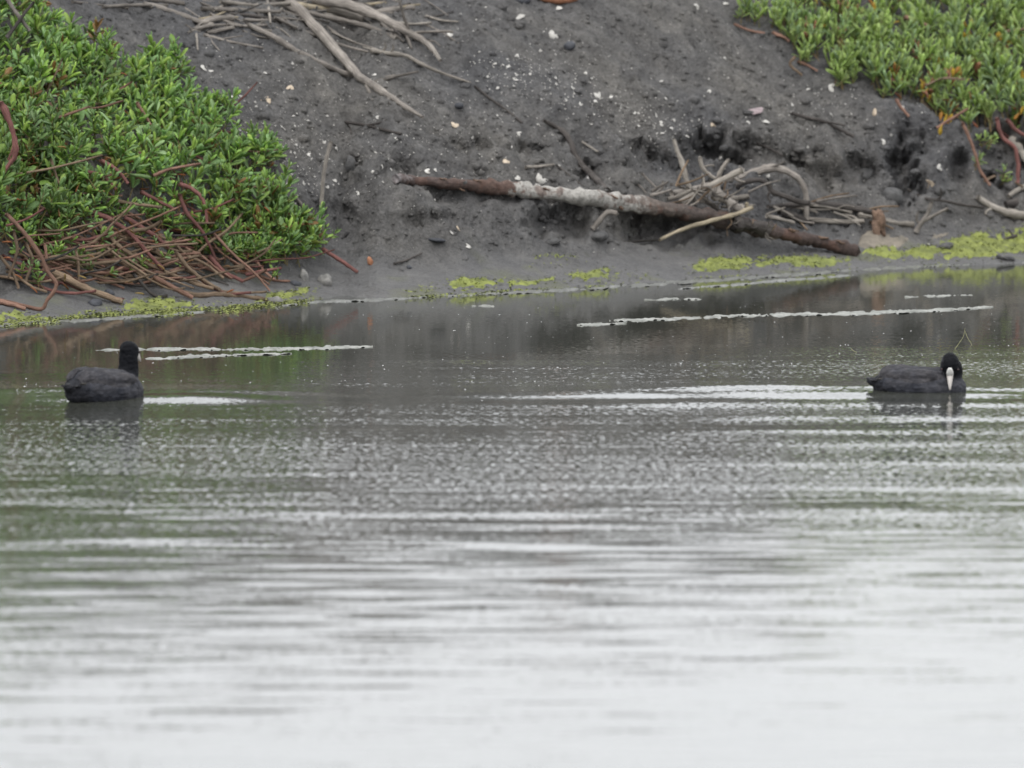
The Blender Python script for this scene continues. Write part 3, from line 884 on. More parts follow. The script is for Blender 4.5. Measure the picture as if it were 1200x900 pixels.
def in_poly(px, py, poly):
    inside = False
    n = len(poly)
    j = n - 1
    for i in range(n):
        xi, yi = poly[i]; xj, yj = poly[j]
        if (yi > py) != (yj > py) and px < (xj - xi) * (py - yi) / (yj - yi) + xi:
            inside = not inside
        j = i
    return inside


def poly_dist(px, py, poly):
    best = 1e9
    n = len(poly)
    for i in range(n):
        x0, y0 = poly[i]; x1, y1 = poly[(i + 1) % n]
        dx, dy = x1 - x0, y1 - y0
        t = max(0, min(1, ((px - x0) * dx + (py - y0) * dy) / (dx * dx + dy * dy + 1e-9)))
        best = min(best, math.hypot(px - x0 - t * dx, py - y0 - t * dy))
    return best


# closed lens leaf template: x along, y across, z thickness
_rows = [(.0, .16), (.3, .62), (.62, 1.0), (.86, .72)]
LT = [(0, 0, 0)] if False else []
for (u, w) in _rows:
    LT += [(u, -.5 * w, .06), (u, 0, .0), (u, .5 * w, .06), (u, 0, -.075)]
LT.append((1.0, 0, .02))
LT = np.array(LT)
LF = []
for r in range(3):
    for j in range(4):
        a, b = r * 4 + j, r * 4 + (j + 1) % 4
        LF += [(a, a + 4, b + 4), (a, b + 4, b)]
for j in range(4):
    LF.append((12 + j, 16, 12 + (j + 1) % 4))
LF = np.array(LF)


def leaf_verts(pos, d, nrm, L, W, bend):
    """arrays (n,3) -> (n,17,3)"""
    side = np.cross(nrm, d)
    side /= np.linalg.norm(side, axis=1, keepdims=True)
    nn = np.cross(d, side)
    x, y, z = LT[:, 0][None], LT[:, 1][None], LT[:, 2][None]
    zz = z * W[:, None] * 2.2 - bend[:, None] * (x ** 2) * L[:, None]
    return (pos[:, None] + d[:, None] * (x * L[:, None])[..., None] + side[:, None] * (y * W[:, None])[..., None] + nn[:, None] * zz[..., None])


class Plant:
    def __init__(self):
        self.pos, self.d, self.n, self.L, self.W, self.b, self.tint, self.front = [], [], [], [], [], [], [], []
        self.stv, self.stf = [], []

    def leaf(self, p, d, n, L, W, b, tint, front):
        self.pos.append(p); self.d.append(d); self.n.append(n); self.L.append(L); self.W.append(W); self.b.append(b); self.tint.append(tint); self.front.append(front)

    def stem(self, a, b, r):
        T = (b - a)
        if T.length < 1e-6: return
        T.normalize()
        A = T.orthogonal().normalized(); B = T.cross(A)
        i0 = len(self.stv)
        for c, rr in ((a, r), (b, r * .7)):
            for j in range(4):
                an = j * math.pi / 2
                self.stv.append(c + (A * math.cos(an) + B * math.sin(an)) * rr)
        for j in range(4):
            k = (j + 1) % 4
            self.stf.append((i0 + j, i0 + k, i0 + 4 + k, i0 + 4 + j))

    def shoot(self, base, axis, npair, L, palette, front, spread=(.35, 1.0), wr=.33):
        axis = axis.normalized()
        A = axis.orthogonal().normalized()
        B = axis.cross(A)
        step = L * random.uniform(.20, .30)
        ph = random.uniform(0, 6.28)
        tip = base + axis * step * npair
        self.stem(base - axis * L * .8, tip, .0032)
        for k in range(npair):
            f = k / max(npair - 1, 1)
            c = base + axis * step * k
            th = spread[1] * (1 - f) + spread[0] * f
            for s in (0, math.pi):
                a = ph + k * math.pi / 2 + s + random.uniform(-.35, .35)
                t = th + random.uniform(-.2, .2)
                rad = A * math.cos(a) + B * math.sin(a)
                d = axis * math.cos(t) + rad * math.sin(t)
                nrm = axis * math.sin(t) - rad * math.cos(t)
                ll = L * random.uniform(.75, 1.15) * (1 - .35 * f)
                base_t = random.choice(palette)
                v = random.uniform(.75, 1.25)
                tint = [c_ * v for c_ in base_t]
                self.leaf(c, d, nrm, ll, ll * wr * random.uniform(.85, 1.2), random.uniform(-.08, .22), tint, front)

    def build(self, root, nsingle=300):
        pos = np.array([tuple(v) for v in self.pos]); d = np.array([tuple(v) for v in self.d]); n = np.array([tuple(v) for v in self.n])
        L, W, b = np.array(self.L), np.array(self.W), np.array(self.b)
        tint = np.array(self.tint)
        V = leaf_verts(pos, d, n, L, W, b)
        # which leaves show largest: the front-most in each small patch of the view
        cen = V.mean(1)
        px, py = to_px(cen[:, 0], cen[:, 1], cen[:, 2])
        depth = cen[:, 1]
        cell = {}
        ok = (px > 0) & (px < 1200) & (py > 0) & (py < 900)
        for i in np.argsort(depth):
            if not ok[i]: continue
            key = (int(px[i] // 9), int(py[i] // 9))
            if key not in cell: cell[key] = i
        face = np.abs(n[:, 1]) * L
        singles = sorted(cell.values(), key=lambda i: -face[i])[:nsingle]
        ss = set(singles)
        rest = np.array([i for i in range(len(L)) if i not in ss])
        Vr = V[rest].reshape(-1, 3)
        Fr = (LF[None] + (np.arange(len(rest)) * len(LT))[:, None, None]).reshape(-1, 3)
        rp = np.array(root.location)
        me = mesh_np('foliage', Vr - rp, Fr, M['leaf'])
        set_point_color(me, 'tint', np.repeat(tint[rest], len(LT), 0))
        tag(obj('foliage', me, root), kind='stuff')
        for i in singles:
            me = mesh_np('leaf', V[i] - pos[i], LF, M['leaf'])
            set_point_color(me, 'tint', np.repeat(tint[i][None], len(LT), 0))
            o = obj('leaf', me, root)
            o.location = Vector(pos[i]) - root.location
        me = mesh_from('shoot_stems', [v - root.location for v in self.stv], self.stf, M['shoot'])
        tag(obj('shoot_stems', me, root), kind='stuff')


def stem_part(root, pts, w, mat, mode='up', lift=.1, base=None, name='stem', w1=None):
    _seed[0] += 1
    P = px_path(pts, mode, w * PXM / 2, lift, base)
    me = tube_mesh(name, [p - root.location for p in P], w * PXM / 2, (w1 or w * .75) * PXM / 2, M[mat], 6, 5, .08, .18, _seed[0])
    return obj(name, me, root)


GREENS = [(0.246, 0.405, 0.099), (0.288, 0.461, 0.106), (0.222, 0.367, 0.135), (0.331, 0.500, 0.113), (0.264, 0.421, 0.171), (0.382, 0.532, 0.128), (0.205, 0.327, 0.113), (0.314, 0.453, 0.201)]
LPOLY = [(-60, -60), (8, -30), (20, -4), (34, 14), (58, 26), (46, 44), (70, 50), (104, 54), (124, 62), (150, 80), (186, 70), (214, 84), (192, 98), (222, 118), (238, 126), (268, 128), (252, 142),
         (280, 166), (316, 178), (320, 206), (330, 232), (346, 262), (372, 282), (352, 296), (318, 304), (286, 300), (258, 286), (232, 292), (206, 270), (178, 254), (150, 244), (118, 250),
         (94, 236), (78, 262), (56, 286), (24, 276), (0, 262), (-60, 262)]
br, _ = hit(150, 330)
lroot = bpy.data.objects.new('purslane_bush', None)
COL.objects.link(lroot)
lroot.location = br
tag(lroot, 'large leafy green bush with bare red stems at the waterline on the left', 'bush', 'fleshy creeping plants on the bank')
lp = Plant()
bare = [(216, 238, 30, 30), (150, 236, 34, 12), (40, 236, 22, 12), (270, 268, 16, 14), (110, 150, 12, 8), (300, 240, 10, 12), (120, 200, 22, 10), (160, 218, 18, 10), (240, 250, 10, 18), (95, 195, 12, 10), (60, 130, 10, 6)]
cnt = 0
while cnt < 880:
    x, y = random.uniform(-50, 375), random.uniform(-50, 306)
    if not in_poly(x, y, LPOLY): continue
    dd = poly_dist(x, y, LPOLY)
    thin = 0
    for (bx_, by_, brx, bry) in bare:
        if ((x - bx_) / brx) ** 2 + ((y - by_) / bry) ** 2 < 1: thin = 1
    if thin and random.random() < .86: continue
    hp, hn = hit(x, y)
    thick = .06 + .34 * (1 - math.exp(-dd / 55.0)) * (.75 + .35 * float(vnoise(x / 45.0, y / 40.0, 3)))
    fr = random.random() ** .6
    off = thick * fr
    rd = ray(x, y)
    p = hp - rd * (off / 1.0)
    if random.random() < .12: p = p + Vector((random.gauss(0, .02), 0, random.uniform(.02, .06)))   # long shoots stand proud
    ax = Vector((random.gauss(.12, .35), random.gauss(-.30, .30), random.uniform(.55, 1.1)))
    pal = GREENS if random.random() < .94 else [(.20, .24, .06), (.24, .14, .05)]
    k = 1.0 + .25 * float(vnoise(x / 60.0, y / 50.0, 9))
    pal = [tuple(c * k for c in g) for g in pal]
    lp.shoot(p - rd * .01, ax, random.choice([3, 4, 4, 5]), random.uniform(.064, .098) * random.choice([.7, 1, 1, 1.1]), pal, off, wr=.32)
    cnt += 1
# ragged rim: sprigs lean out over the outline
for i in range(len(LPOLY)):
    (xa_, ya_), (xb_, yb_) = LPOLY[i], LPOLY[(i + 1) % len(LPOLY)]
    L_ = math.hypot(xb_ - xa_, yb_ - ya_)
    if min(xa_, xb_) < -20 or L_ > 120: continue
    for q in range(int(L_ / 11) + 1):
        f = random.random()
        x, y = xa_ + (xb_ - xa_) * f + random.gauss(0, 4), ya_ + (yb_ - ya_) * f + random.gauss(0, 4)
        if x < -5: continue
        hp, hn = hit(x, y)
        lp.shoot(hp - ray(x, y) * random.uniform(.05, .14), Vector((random.gauss(.35, .4), -.2, random.uniform(.3, 1))), 4, random.uniform(.05, .075), GREENS, .2, wr=.34)
# edge sprigs that stick out
for (x, y, n) in [(30, 10, 4), (52, 24, 3), (182, 72, 4), (205, 82, 5), (196, 90, 3), (255, 126, 4), (263, 130, 3), (312, 178, 4), (85, 305, 3), (40, 330, 2), (30, 318, 2), (378, 280, 3),
                  (300, 300, 3), (268, 298, 3), (190, 258, 3), (60, 300, 3), (344, 290, 3), (322, 300, 3)]:
    hp, hn = hit(x, y)
    for _ in range(n):
        p = hp - ray(x, y) * random.uniform(.05, .16) + Vector((random.gauss(0, .02), 0, random.gauss(0, .012)))
        lp.shoot(p, Vector((random.gauss(.3, .4), -.2, random.uniform(.4, 1))), 4, random.uniform(.04, .052), GREENS, .2)
for i in range(190):
    x, y = random.uniform(-10, 330), random.uniform(245, 326)
    if random.random() < (y - 250) / 90.0: continue
    hp, hn = hit(x, y)
    p = hp - ray(x, y) * random.uniform(.04, .17)
    lp.shoot(p, Vector((random.gauss(.2, .4), -.3, random.uniform(.3, 1))), random.choice([2, 3, 4]), random.uniform(.04, .055), GREENS, .2, wr=.37)
for i in range(260):   # withered leaves
    x, y = random.uniform(0, 330), random.uniform(60, 345 )
    if not in_poly(x, y, LPOLY) and (y < 250 or random.random() < .35): continue
    hp, hn = hit(x, y)
    p = hp - ray(x, y) * random.uniform(.05, .30)
    d = Vector((random.gauss(0, 1), random.gauss(0, .5), random.gauss(0, .7))).normalized()
    lp.leaf(p, d, d.orthogonal().normalized(), .04, .012, .2, random.choice([(.38, .15, .06), (.30, .17, .08), (.36, .26, .09)]), .1)
lp.build(lroot)
# bare stems, traced
LST = [([(7, 251), (26, 270), (46, 297), (55, 317), (66, 334), (55, 352), (48, 362), (22, 357), (-6, 350)], 5, 'orange_stem', .06),
       ([(94, 244), (125, 255), (154, 275), (172, 295), (191, 316)], 6, 'red_stem', .16), ([(146, 255), (176, 273), (198, 290)], 6, 'red_stem', .17),
       ([(210, 228), (220, 251), (238, 273), (253, 304)], 5, 'red_stem', .16), ([(210, 216), (226, 222), (238, 235), (243, 262)], 5, 'red_stem', .18),
       ([(114, 262), (139, 288), (165, 305), (191, 317), (227, 332), (250, 338)], 5, 'brown_stem', .08), ([(108, 283), (135, 303), (161, 319), (176, 330)], 5, 'brown_stem', .08),
       ([(158, 321), (198, 319), (220, 310), (240, 314), (272, 326)], 5, 'orange_stem', .06), ([(58, 317), (92, 334), (125, 347), (143, 354)], 9, 'brown_stem', .03),
       ([(196, 336), (227, 346), (257, 345), (285, 348), (313, 351)], 7, 'brown_stem', .01), ([(180, 324), (205, 338), (226, 349)], 6, 'orange_stem', .02),
       ([(378, 292), (400, 306), (419, 319)], 5, 'red_stem', .01), ([(-5, 352), (15, 357), (30, 362)], 6, 'orange_stem', .02), ([(0, 120), (14, 150), (18, 180), (4, 202)], 7, 'red_stem', .40),
       ([(-6, 118), (8, 128), (16, 165), (10, 188)], 4, 'red_stem', .42), ([(55, 142), (80, 134), (105, 125)], 4, 'orange_stem', .30), ([(20, 205), (70, 195), (120, 182)], 3, 'brown_stem', .30),
       ([(180, 206), (200, 198), (235, 192)], 4, 'orange_stem', .35), ([(82, 210), (105, 226), (140, 236), (190, 243)], 5, 'brown_stem', .30), ([(160, 120), (168, 132), (176, 146)], 4, 'orange_stem', .32),
       ([(155, 175), (168, 182), (178, 190)], 4, 'red_stem', .34), ([(95, 200), (120, 206), (136, 222)], 5, 'red_stem', .24), ([(100, 262), (118, 284), (150, 303), (175, 320)], 5, 'brown_stem', .10),
       ([(300, 306), (310, 318), (322, 328)], 4, 'orange_stem', .03), ([(288, 322), (305, 318), (330, 314)], 4, 'red_stem', .03), ([(283, 330), (297, 324), (312, 316)], 4, 'orange_stem', .03),
       ([(245, 300), (262, 318), (285, 330)], 5, 'red_stem', .06), ([(232, 295), (250, 312), (280, 318), (305, 322)], 4, 'orange_stem', .07), ([(0, 300), (14, 318), (22, 338)], 4, 'brown_stem', .10),
       ([(16, 270), (20, 295), (10, 325)], 4, 'brown_stem', .12), ([(30, 285), (38, 305), (30, 330)], 4, 'brown_stem', .12), ([(88, 290), (92, 310), (92, 330)], 3.5, 'brown_stem', .08),
       ([(52, 285), (54, 300), (50, 318)], 4, 'orange_stem', .12), ([(165, 225), (185, 235), (205, 246)], 5, 'red_stem', .22), ([(118, 188), (138, 200), (150, 215)], 5, 'red_stem', .28)]
for p, w, m, lf in LST:
    stem_part(lroot, p, w, m, 'up', lf, name='stem')
for i in range(120):
    x, y = random.uniform(-10, 250), random.uniform(258, 330)
    f = (y - 268) / 62.0
    if x > 200 and y < 290: continue
    L = random.uniform(40, 95)
    a = random.gauss(.55 - .25 * f, .22)
    p = [(x, y)]
    for k in range(1, 4):
        aa = a - .12 * k + random.gauss(0, .12)
        p.append((p[-1][0] + math.cos(aa) * L / 3, min(p[-1][1] + math.sin(aa) * L / 3, 356 - .05 * p[-1][0])))
    stem_part(lroot, p, random.uniform(2.2, 4.8), random.choice(['brown_stem', 'brown_stem', 'brown_stem', 'orange_stem', 'red_stem', 'dark_wood']), 'up', random.uniform(.01, .12))
for i in range(80):
    x, y = random.uniform(-10, 290), random.uniform(205, 318)
    if x > 250 and y < 250: continue
    L = random.uniform(45, 110)
    a = random.gauss(.62, .28) if y < 280 else random.gauss(.22, .25)
    p = [(x, y)]
    for k in range(1, 4):
        aa = a - .14 * k + random.gauss(0, .16)
        p.append((p[-1][0] + math.cos(aa) * L / 3, min(p[-1][1] + math.sin(aa) * L / 3, 354 - .045 * p[-1][0] + random.uniform(-6, 2))))
    stem_part(lroot, p, random.uniform(1.8, 3.6), random.choice(['red_stem', 'orange_stem', 'brown_stem', 'brown_stem', 'orange_stem']), 'up', random.uniform(.02, .15))
for i in range(34):
    x, y = random.uniform(0, 300), random.uniform(110, 270)
    if not in_poly(x, y, LPOLY): continue
    L = random.uniform(25, 60); a = random.gauss(.1, .6)
    p = [(x + math.cos(a) * L * k / 2, y + math.sin(a) * L * k / 2 + (3 if k == 1 else 0)) for k in range(3)]
    stem_part(lroot, p, random.uniform(2.2, 3.6), random.choice(['brown_stem', 'orange_stem', 'red_stem']), 'up', random.uniform(.04, .2))

GREEN2 = [(0.299, 0.418, 0.125), (0.357, 0.489, 0.141), (0.284, 0.390, 0.164), (0.388, 0.517, 0.156), (0.315, 0.432, 0.223), (0.418, 0.530, 0.194)]
RPOLY = [(864, 17), (905, 14), (918, -8), (930, -50), (1260, -60), (1260, 170), (1204, 160), (1180, 146), (1152, 136), (1138, 150), (1122, 146), (1108, 138), (1088, 128), (1066, 116), (1042, 116), (1036, 102),
         (1004, 98), (988, 100), (978, 88), (955, 72), (934, 74), (930, 50), (915, 44), (895, 32)]
br, _ = hit(1060, 118)
rroot = bpy.data.objects.new('purslane_mat', None)
COL.objects.link(rroot)
rroot.location = br
tag(rroot, 'low yellowish green fleshy plant mat in the upper right corner', 'bush', 'fleshy creeping plants on the bank')
rp_ = Plant()
cnt = 0
while cnt < 1000:
    x, y = random.uniform(860, 1255), random.uniform(-55, 165)
    if not in_poly(x, y, RPOLY): continue
    dd = poly_dist(x, y, RPOLY)
    if 925 < x < 960 and 12 < y < 24 and random.random() < .8: continue
    hp, hn = hit(x, y)
    thick = .05 + .18 * (1 - math.exp(-dd / 40.0)) * (.75 + .4 * float(vnoise(x / 40.0, y / 30.0, 4)))
    off = thick * random.random() ** .6
    rd = ray(x, y)
    p = hp - rd * off
    ax = Vector((random.gauss(-.05, .22), random.gauss(-.15, .22), random.uniform(.8, 1.1)))
    q = random.random()
    pal = GREEN2 if q < .95 else ([(.48, .34, .05), (.42, .20, .06)] if q < .965 else [(.30, .30, .10), (.34, .17, .10)])
    rp_.shoot(p, ax, random.choice([3, 3, 4]), random.uniform(.066, .098) * random.choice([.7, 1, 1, 1.1]), pal, off, spread=(.15, .7), wr=.29)
    cnt += 1
for (x, y, n) in [(1155, 165, 4), (1148, 192, 3), (1177, 211, 3), (985, 96, 3), (940, 72, 2), (870, 18, 2), (1048, 112, 2), (1160, 170, 3)]:
    hp, hn = hit(x, y)
    for _ in range(n):
        p = hp - ray(x, y) * random.uniform(.03, .10) + Vector((random.gauss(0, .02), 0, random.gauss(0, .012)))
        rp_.shoot(p, Vector((random.gauss(.2, .4), -.2, random.uniform(.4, 1))), 3, random.uniform(.04, .05), GREEN2, .2)
for i in range(70):
    x, y = random.uniform(930, 1200), random.uniform(0, 160)
    if not in_poly(x, y, RPOLY): continue
    hp, hn = hit(x, y)
    p = hp - ray(x, y) * random.uniform(.02, .22)
    d = Vector((random.gauss(0, 1), random.gauss(0, .5), random.gauss(0, .9))).normalized()
    rp_.leaf(p, d, d.orthogonal().normalized(), .045, .014, .2, random.choice([(.42, .17, .09), (.50, .36, .06), (.35, .20, .12), (.55, .40, .06)]), .1)
for (x, y) in [(1022, 5), (1138, 32), (1128, 38), (1171, 50), (1200, 84), (1120, 88), (1110, 135), (1104, 146), (1195, 133)]:
    hp, hn = hit(x, y)
    for _ in range(3):
        p = hp - ray(x, y) * .24 + Vector((random.gauss(0, .01), 0, random.gauss(0, .01)))
        d = Vector((random.gauss(0, .5), -.1, random.choice([-1, 1]) * 1.0)).normalized()
        rp_.leaf(p, d, Vector((0, -1, .1)), .045, .018, .1, random.choice([(.58, .40, .05), (.52, .26, .06)]), .3)
rp_.build(rroot)
for p, w, m, lf in [([(1168, 138), (1174, 160), (1189, 173), (1193, 193), (1193, 214)], 6, 'red_stem', .05), ([(1128, 144), (1136, 162), (1142, 178), (1149, 200), (1160, 217)], 5, 'orange_stem', .03),
                    ([(1050, 116), (1056, 126), (1065, 136)], 5, 'orange_stem', .02), ([(1078, 116), (1090, 127), (1110, 128)], 5, 'brown_stem', .03), ([(860, 28), (876, 35), (896, 39)], 4, 'orange_stem', .01),
                    ([(905, 38), (917, 43), (925, 48)], 5, 'orange_stem', .01), ([(935, 72), (945, 76), (958, 83)], 4, 'orange_stem', .01), ([(970, 72), (982, 80), (994, 84)], 5, 'orange_stem', .04),
                    ([(1035, 90), (1052, 96), (1064, 100)], 5, 'red_stem', .08), ([(1060, 20), (1075, 25), (1088, 30)], 6, 'orange_stem', .22), ([(925, 10), (940, 18), (960, 22)], 4, 'orange_stem', .03),
                    ([(1085, 100), (1105, 92), (1130, 93)], 3.5, 'brown_stem', .18), ([(1180, 140), (1190, 152), (1204, 160)], 6, 'red_stem', .05), ([(1155, 140), (1172, 152), (1185, 165)], 4, 'red_stem', .05),
                    ([(1098, 150), (1110, 142), (1135, 127)], 4, 'orange_stem', .06), ([(1170, 40), (1185, 36), (1204, 34)], 4, 'brown_stem', .22), ([(1010, 58), (1030, 62), (1052, 60)], 4, 'orange_stem', .16),
                    ([(932, 66), (926, 76), (940, 88)], 4, 'brown_stem', .02)]:
    stem_part(rroot, p, w, m, 'up', lf)

# ------------------------------------------------------------------ green algae along the waterline


def algae(label, poly, hgt, seed, mat='algae', name='algae_mat', cat='algae', kind=None):
    pw = [hit(*p)[0] for p in poly]
    x0, x1 = min(p.x for p in pw) - .05, max(p.x for p in pw) + .05
    y0, y1 = min(p.y for p in pw) - .25, max(p.y for p in pw) + .25
    st = .014
    nx, ny = int((x1 - x0) / st) + 1, int((y1 - y0) / (st * 2.2)) + 1
    X, Y = np.meshgrid(np.linspace(x0, x1, nx), np.linspace(y0, y1, ny))
    Z = np.zeros_like(X); MK = np.zeros_like(X)
    lump = fbm(X * 9, Y * 4, seed, 3); fine = fbm(X * 40, Y * 22, seed + 9, 3, .65)
    edge = fbm(X * 6, Y * 3.0, seed + 5, 3)
    for i in range(ny):
        for j in range(nx):
            px, py = to_px(X[i, j], Y[i, j], .02)
            g, _ = drop(X[i, j], Y[i, j])
            px, py = to_px(X[i, j], Y[i, j], max(g.z, 0))
            d = poly_dist(px, py, poly)
            d = d if in_poly(px, py, poly) else -d
            d += edge[i, j] * 6.0 + fine[i, j] * 2.5
            MK[i, j] = d
            k = 1 - math.exp(-max(d, 0) / 4.0)
            Z[i, j] = max(g.z, .0) - .012 + (.015 + .6 * hgt * (.45 + .75 * lump[i, j]) + .015 * fine[i, j]) * k + .004 * fine[i, j]
    idx = np.arange(nx * ny).reshape(ny, nx)
    keep = (MK > -1)
    F = []
    for i in range(ny - 1):
        for j in range(nx - 1):
            if keep[i, j] and keep[i, j + 1] and keep[i + 1, j] and keep[i + 1, j + 1]:
                F.append((idx[i, j], idx[i, j + 1], idx[i + 1, j + 1], idx[i + 1, j]))
    if not F: return None
    V = np.stack([X, Y, Z], -1).reshape(-1, 3)
    F = np.array(F)
    used = np.unique(F); mp = -np.ones(len(V), int); mp[used] = np.arange(len(used))
    if mat == 'algae':
        # matted strands lying over the surface and out past the rim
        cand = np.argwhere(MK > -4.5)
        rs = np.random.default_rng(seed + 40)
        nb = min(2600, len(cand) * 2)
        bv, bf = [], []
        base = len(used)
        for q in range(nb):
            i, j = cand[rs.integers(len(cand))]
            c = np.array([X[i, j] + rs.normal(0, st), Y[i, j] + rs.normal(0, st * 2), max(Z[i, j], .001) + .0015])
            a_ = rs.uniform(0, 6.28); l_ = rs.uniform(.008, .028); w_ = rs.uniform(.0015, .004)
            d_ = np.array([math.cos(a_), math.sin(a_) * .8, rs.uniform(-.1, .22)]) * l_
            sd = np.array([-math.sin(a_), math.cos(a_), rs.uniform(-.6, .6)]) * w_
            k0 = base + len(bv)
            bv += [c - sd, c + sd, c + d_ * .6 + sd * .8 + [0, 0, .003], c + d_ * .6 - sd * .8 + [0, 0, .003]]
            bf.append((k0, k0 + 1, k0 + 2, k0 + 3))
        me = mesh_np(name, np.concatenate([V[used], np.array(bv)]), np.concatenate([mp[F], np.array(bf)]), M[mat])
    else:
        me = mesh_np(name, V[used], mp[F], M[mat])
    o = obj(name, me)
    tag(o, label, cat, None, kind)
    return o


algae('green algae strip on the mud edge left of centre', [(480, 341), (500, 332), (540, 328), (600, 325), (650, 324), (664, 329), (620, 335), (560, 339), (500, 345)], .016, 1)
algae('short bright green algae patch below the middle of the log', [(662, 327), (676, 317), (705, 312), (745, 316), (770, 322), (740, 326), (700, 330)], .02, 2)
algae('bright green algae bed under the dark end of the log', [(793, 319), (815, 306), (840, 299), (880, 297), (930, 298), (975, 300), (1000, 303), (1000, 310), (940, 314), (880, 318), (820, 322)], .026, 3)
algae('thick green algae hump beside the pale clay mound', [(1004, 304), (1012, 288), (1030, 283), (1060, 290), (1090, 284), (1120, 277), (1150, 268), (1215, 262), (1240, 270), (1240, 296), (1180, 300), (1120, 305), (1050, 306)], .030, 4)
algae('green algae fringe at the waterline under the left bush', [(118, 367), (136, 354), (165, 349), (210, 350), (260, 352), (310, 345), (350, 338), (376, 339), (366, 347), (330, 354), (260, 361), (190, 366)], .018, 5)
algae('green algae film at the waterline at the left edge', [(-40, 378), (-40, 362), (20, 363), (60, 366), (110, 362), (128, 366), (60, 376), (0, 381)], .012, 6)
algae('faint olive algae patch on the mudflat below the log', [(620, 302), (640, 294), (668, 296), (680, 302), (650, 308)], .004, 7)
algae('pale pinkish clay mound beside the rotten stump', [(1002, 290), (1008, 274), (1024, 268), (1050, 271), (1072, 277), (1062, 289), (1040, 297), (1015, 297)], .04, 8, 'clay', 'clay_mound', 'clay')
algae('low pale clay patch between the forked twig and green algae', [(1082, 276), (1100, 268), (1118, 270), (1112, 282), (1090, 284)], .02, 9, 'clay', 'clay_mound', 'clay')

# ------------------------------------------------------------------ stones, clods, shells


def lump_mesh(name, rx, ry, rz, mat, seed, n=10, rough=.22):
    V, F = [], []
    rs = np.random.default_rng(seed)
    o = rs.uniform(0, 50, 2)
    for i in range(n + 1):
        th = math.pi * i / n
        for j in range(n * 2):
            ph = math.pi * j / n
            v = np.array([math.sin(th) * math.cos(ph), math.sin(th) * math.sin(ph), math.cos(th)])
            k = 1 + rough * float(fbm(v[0] * 1.6 + o[0] + v[2], v[1] * 1.6 + o[1] - v[2] * .7, seed, 3)) * 1.6
            V.append((v[0] * rx * k, v[1] * ry * k, v[2] * rz * k))
    m = n * 2
    for i in range(n):
        for j in range(m):
            k = (j + 1) % m
            F.append((i * m + j, (i + 1) * m + j, (i + 1) * m + k, i * m + k))
    return mesh_from(name, V, F, mat)


for (x, y, w, h, mt, nm, lb) in [
    (357, 326, 9, 16, 'stone', 'stone', 'grey stone at the foot of the left bush nearest the bush'),
    (381, 331, 18, 15, 'stone', 'stone', 'largest pale grey stone on the mud right of the left bush'),
    (323, 354, 19, 11, 'stone', 'stone', 'rounded grey stone sitting at the waterline left of centre'),
    (434, 308, 7, 12, 'brick', 'stone', 'small brown stone on the mud right of the red stem end'),
    (346, 333, 14, 8, 'dark_stone', 'stone', 'black stone under the right end of the left bush'),
    (538, 125, 12, 9, 'dark_stone', 'stone', 'blue grey stone below the pale splintered twig'),
    (668, 55, 15, 11, 'dark_stone', 'stone', 'dark stone with a white cap high on the slope'),
    (408, 196, 22, 22, 'clod', 'mud_clod', 'dark clod of mud with shells beside the upright stick'),
    (702, 278, 24, 12, 'clod', 'mud_clod', 'rounded mud clod under the grey broken stub'),
    (648, 284, 20, 8, 'clod', 'mud_clod', 'low mud clod below the hollow under the log'),
    (1046, 232, 26, 22, 'clod', 'mud_clod', 'mud clod beneath the deep hollow in the scarp'),
    (1016, 208, 24, 18, 'clod', 'mud_clod', 'mud clod left of the deep hollow in the scarp'),
    (512, 282, 20, 5, 'dark_stone', 'stone', 'flat dark stone on the mudflat below the log'),
    (480, 314, 7, 5, 'dark_stone', 'stone', 'tiny dark pebble on the mudflat left of the green strip'),
    (1108, 290, 22, 10, 'clod', 'mud_clod', 'dark mossy clod in the green algae by the clay patch'),
    (1178, 303, 24, 8, 'clod', 'mud_clod', 'dark wet clod at the waterline at the right'),
    (128, 345, 12, 10, 'dark_stone', 'stone', 'dark stone among the bare stems at the waterline'),
    (112, 356, 16, 9, 'dark_stone', 'stone', 'dark flat stone at the waterline under the left bush'),
    (612, 2, 22, 12, 'dark_stone', 'stone', 'dark stone cut by the top edge of the photo'),
]:
    p, n = hit(x, y)
    o = obj(nm, lump_mesh(nm, w * PXM / 2, w * PXM / 2 * .9, h * PXM / 2, M[mt], int(x)))
    o.location = p + Vector((0, -.004, .1 * h * PXM))
    o.rotation_euler = (random.uniform(-.2, .2), random.uniform(-.2, .2), random.uniform(0, 6))
    tag(o, lb, 'stone' if nm == 'stone' else 'clod')
# rotten stump: a crumbling upright lump
p, n = hit(1033, 272)
st_ = obj('rotten_stump', lump_mesh('rotten_stump', 17 * PXM / 2, 14 * PXM / 2, 34 * PXM / 2, M['rot_plain'], 412, 12, .5))
st_.location = p + Vector((-.012, -.03, .045)); st_.rotation_euler = (.1, -.22, .6)
tag(st_, 'small orange brown rotten stump beside the pale clay mound', 'stump')
# brick shard cut by the top edge
p, n = hit(655, -2)
bm_ = lump_mesh('brick_shard', .11, .06, .035, M['brick'], 77, 6, .12)
o = obj('brick_shard', bm_); o.location = p + Vector((0, 0, .01)); o.rotation_euler = (.2, 0, .1)
tag(o, 'orange brick shard cut by the top edge right of the dark stone', 'brick')


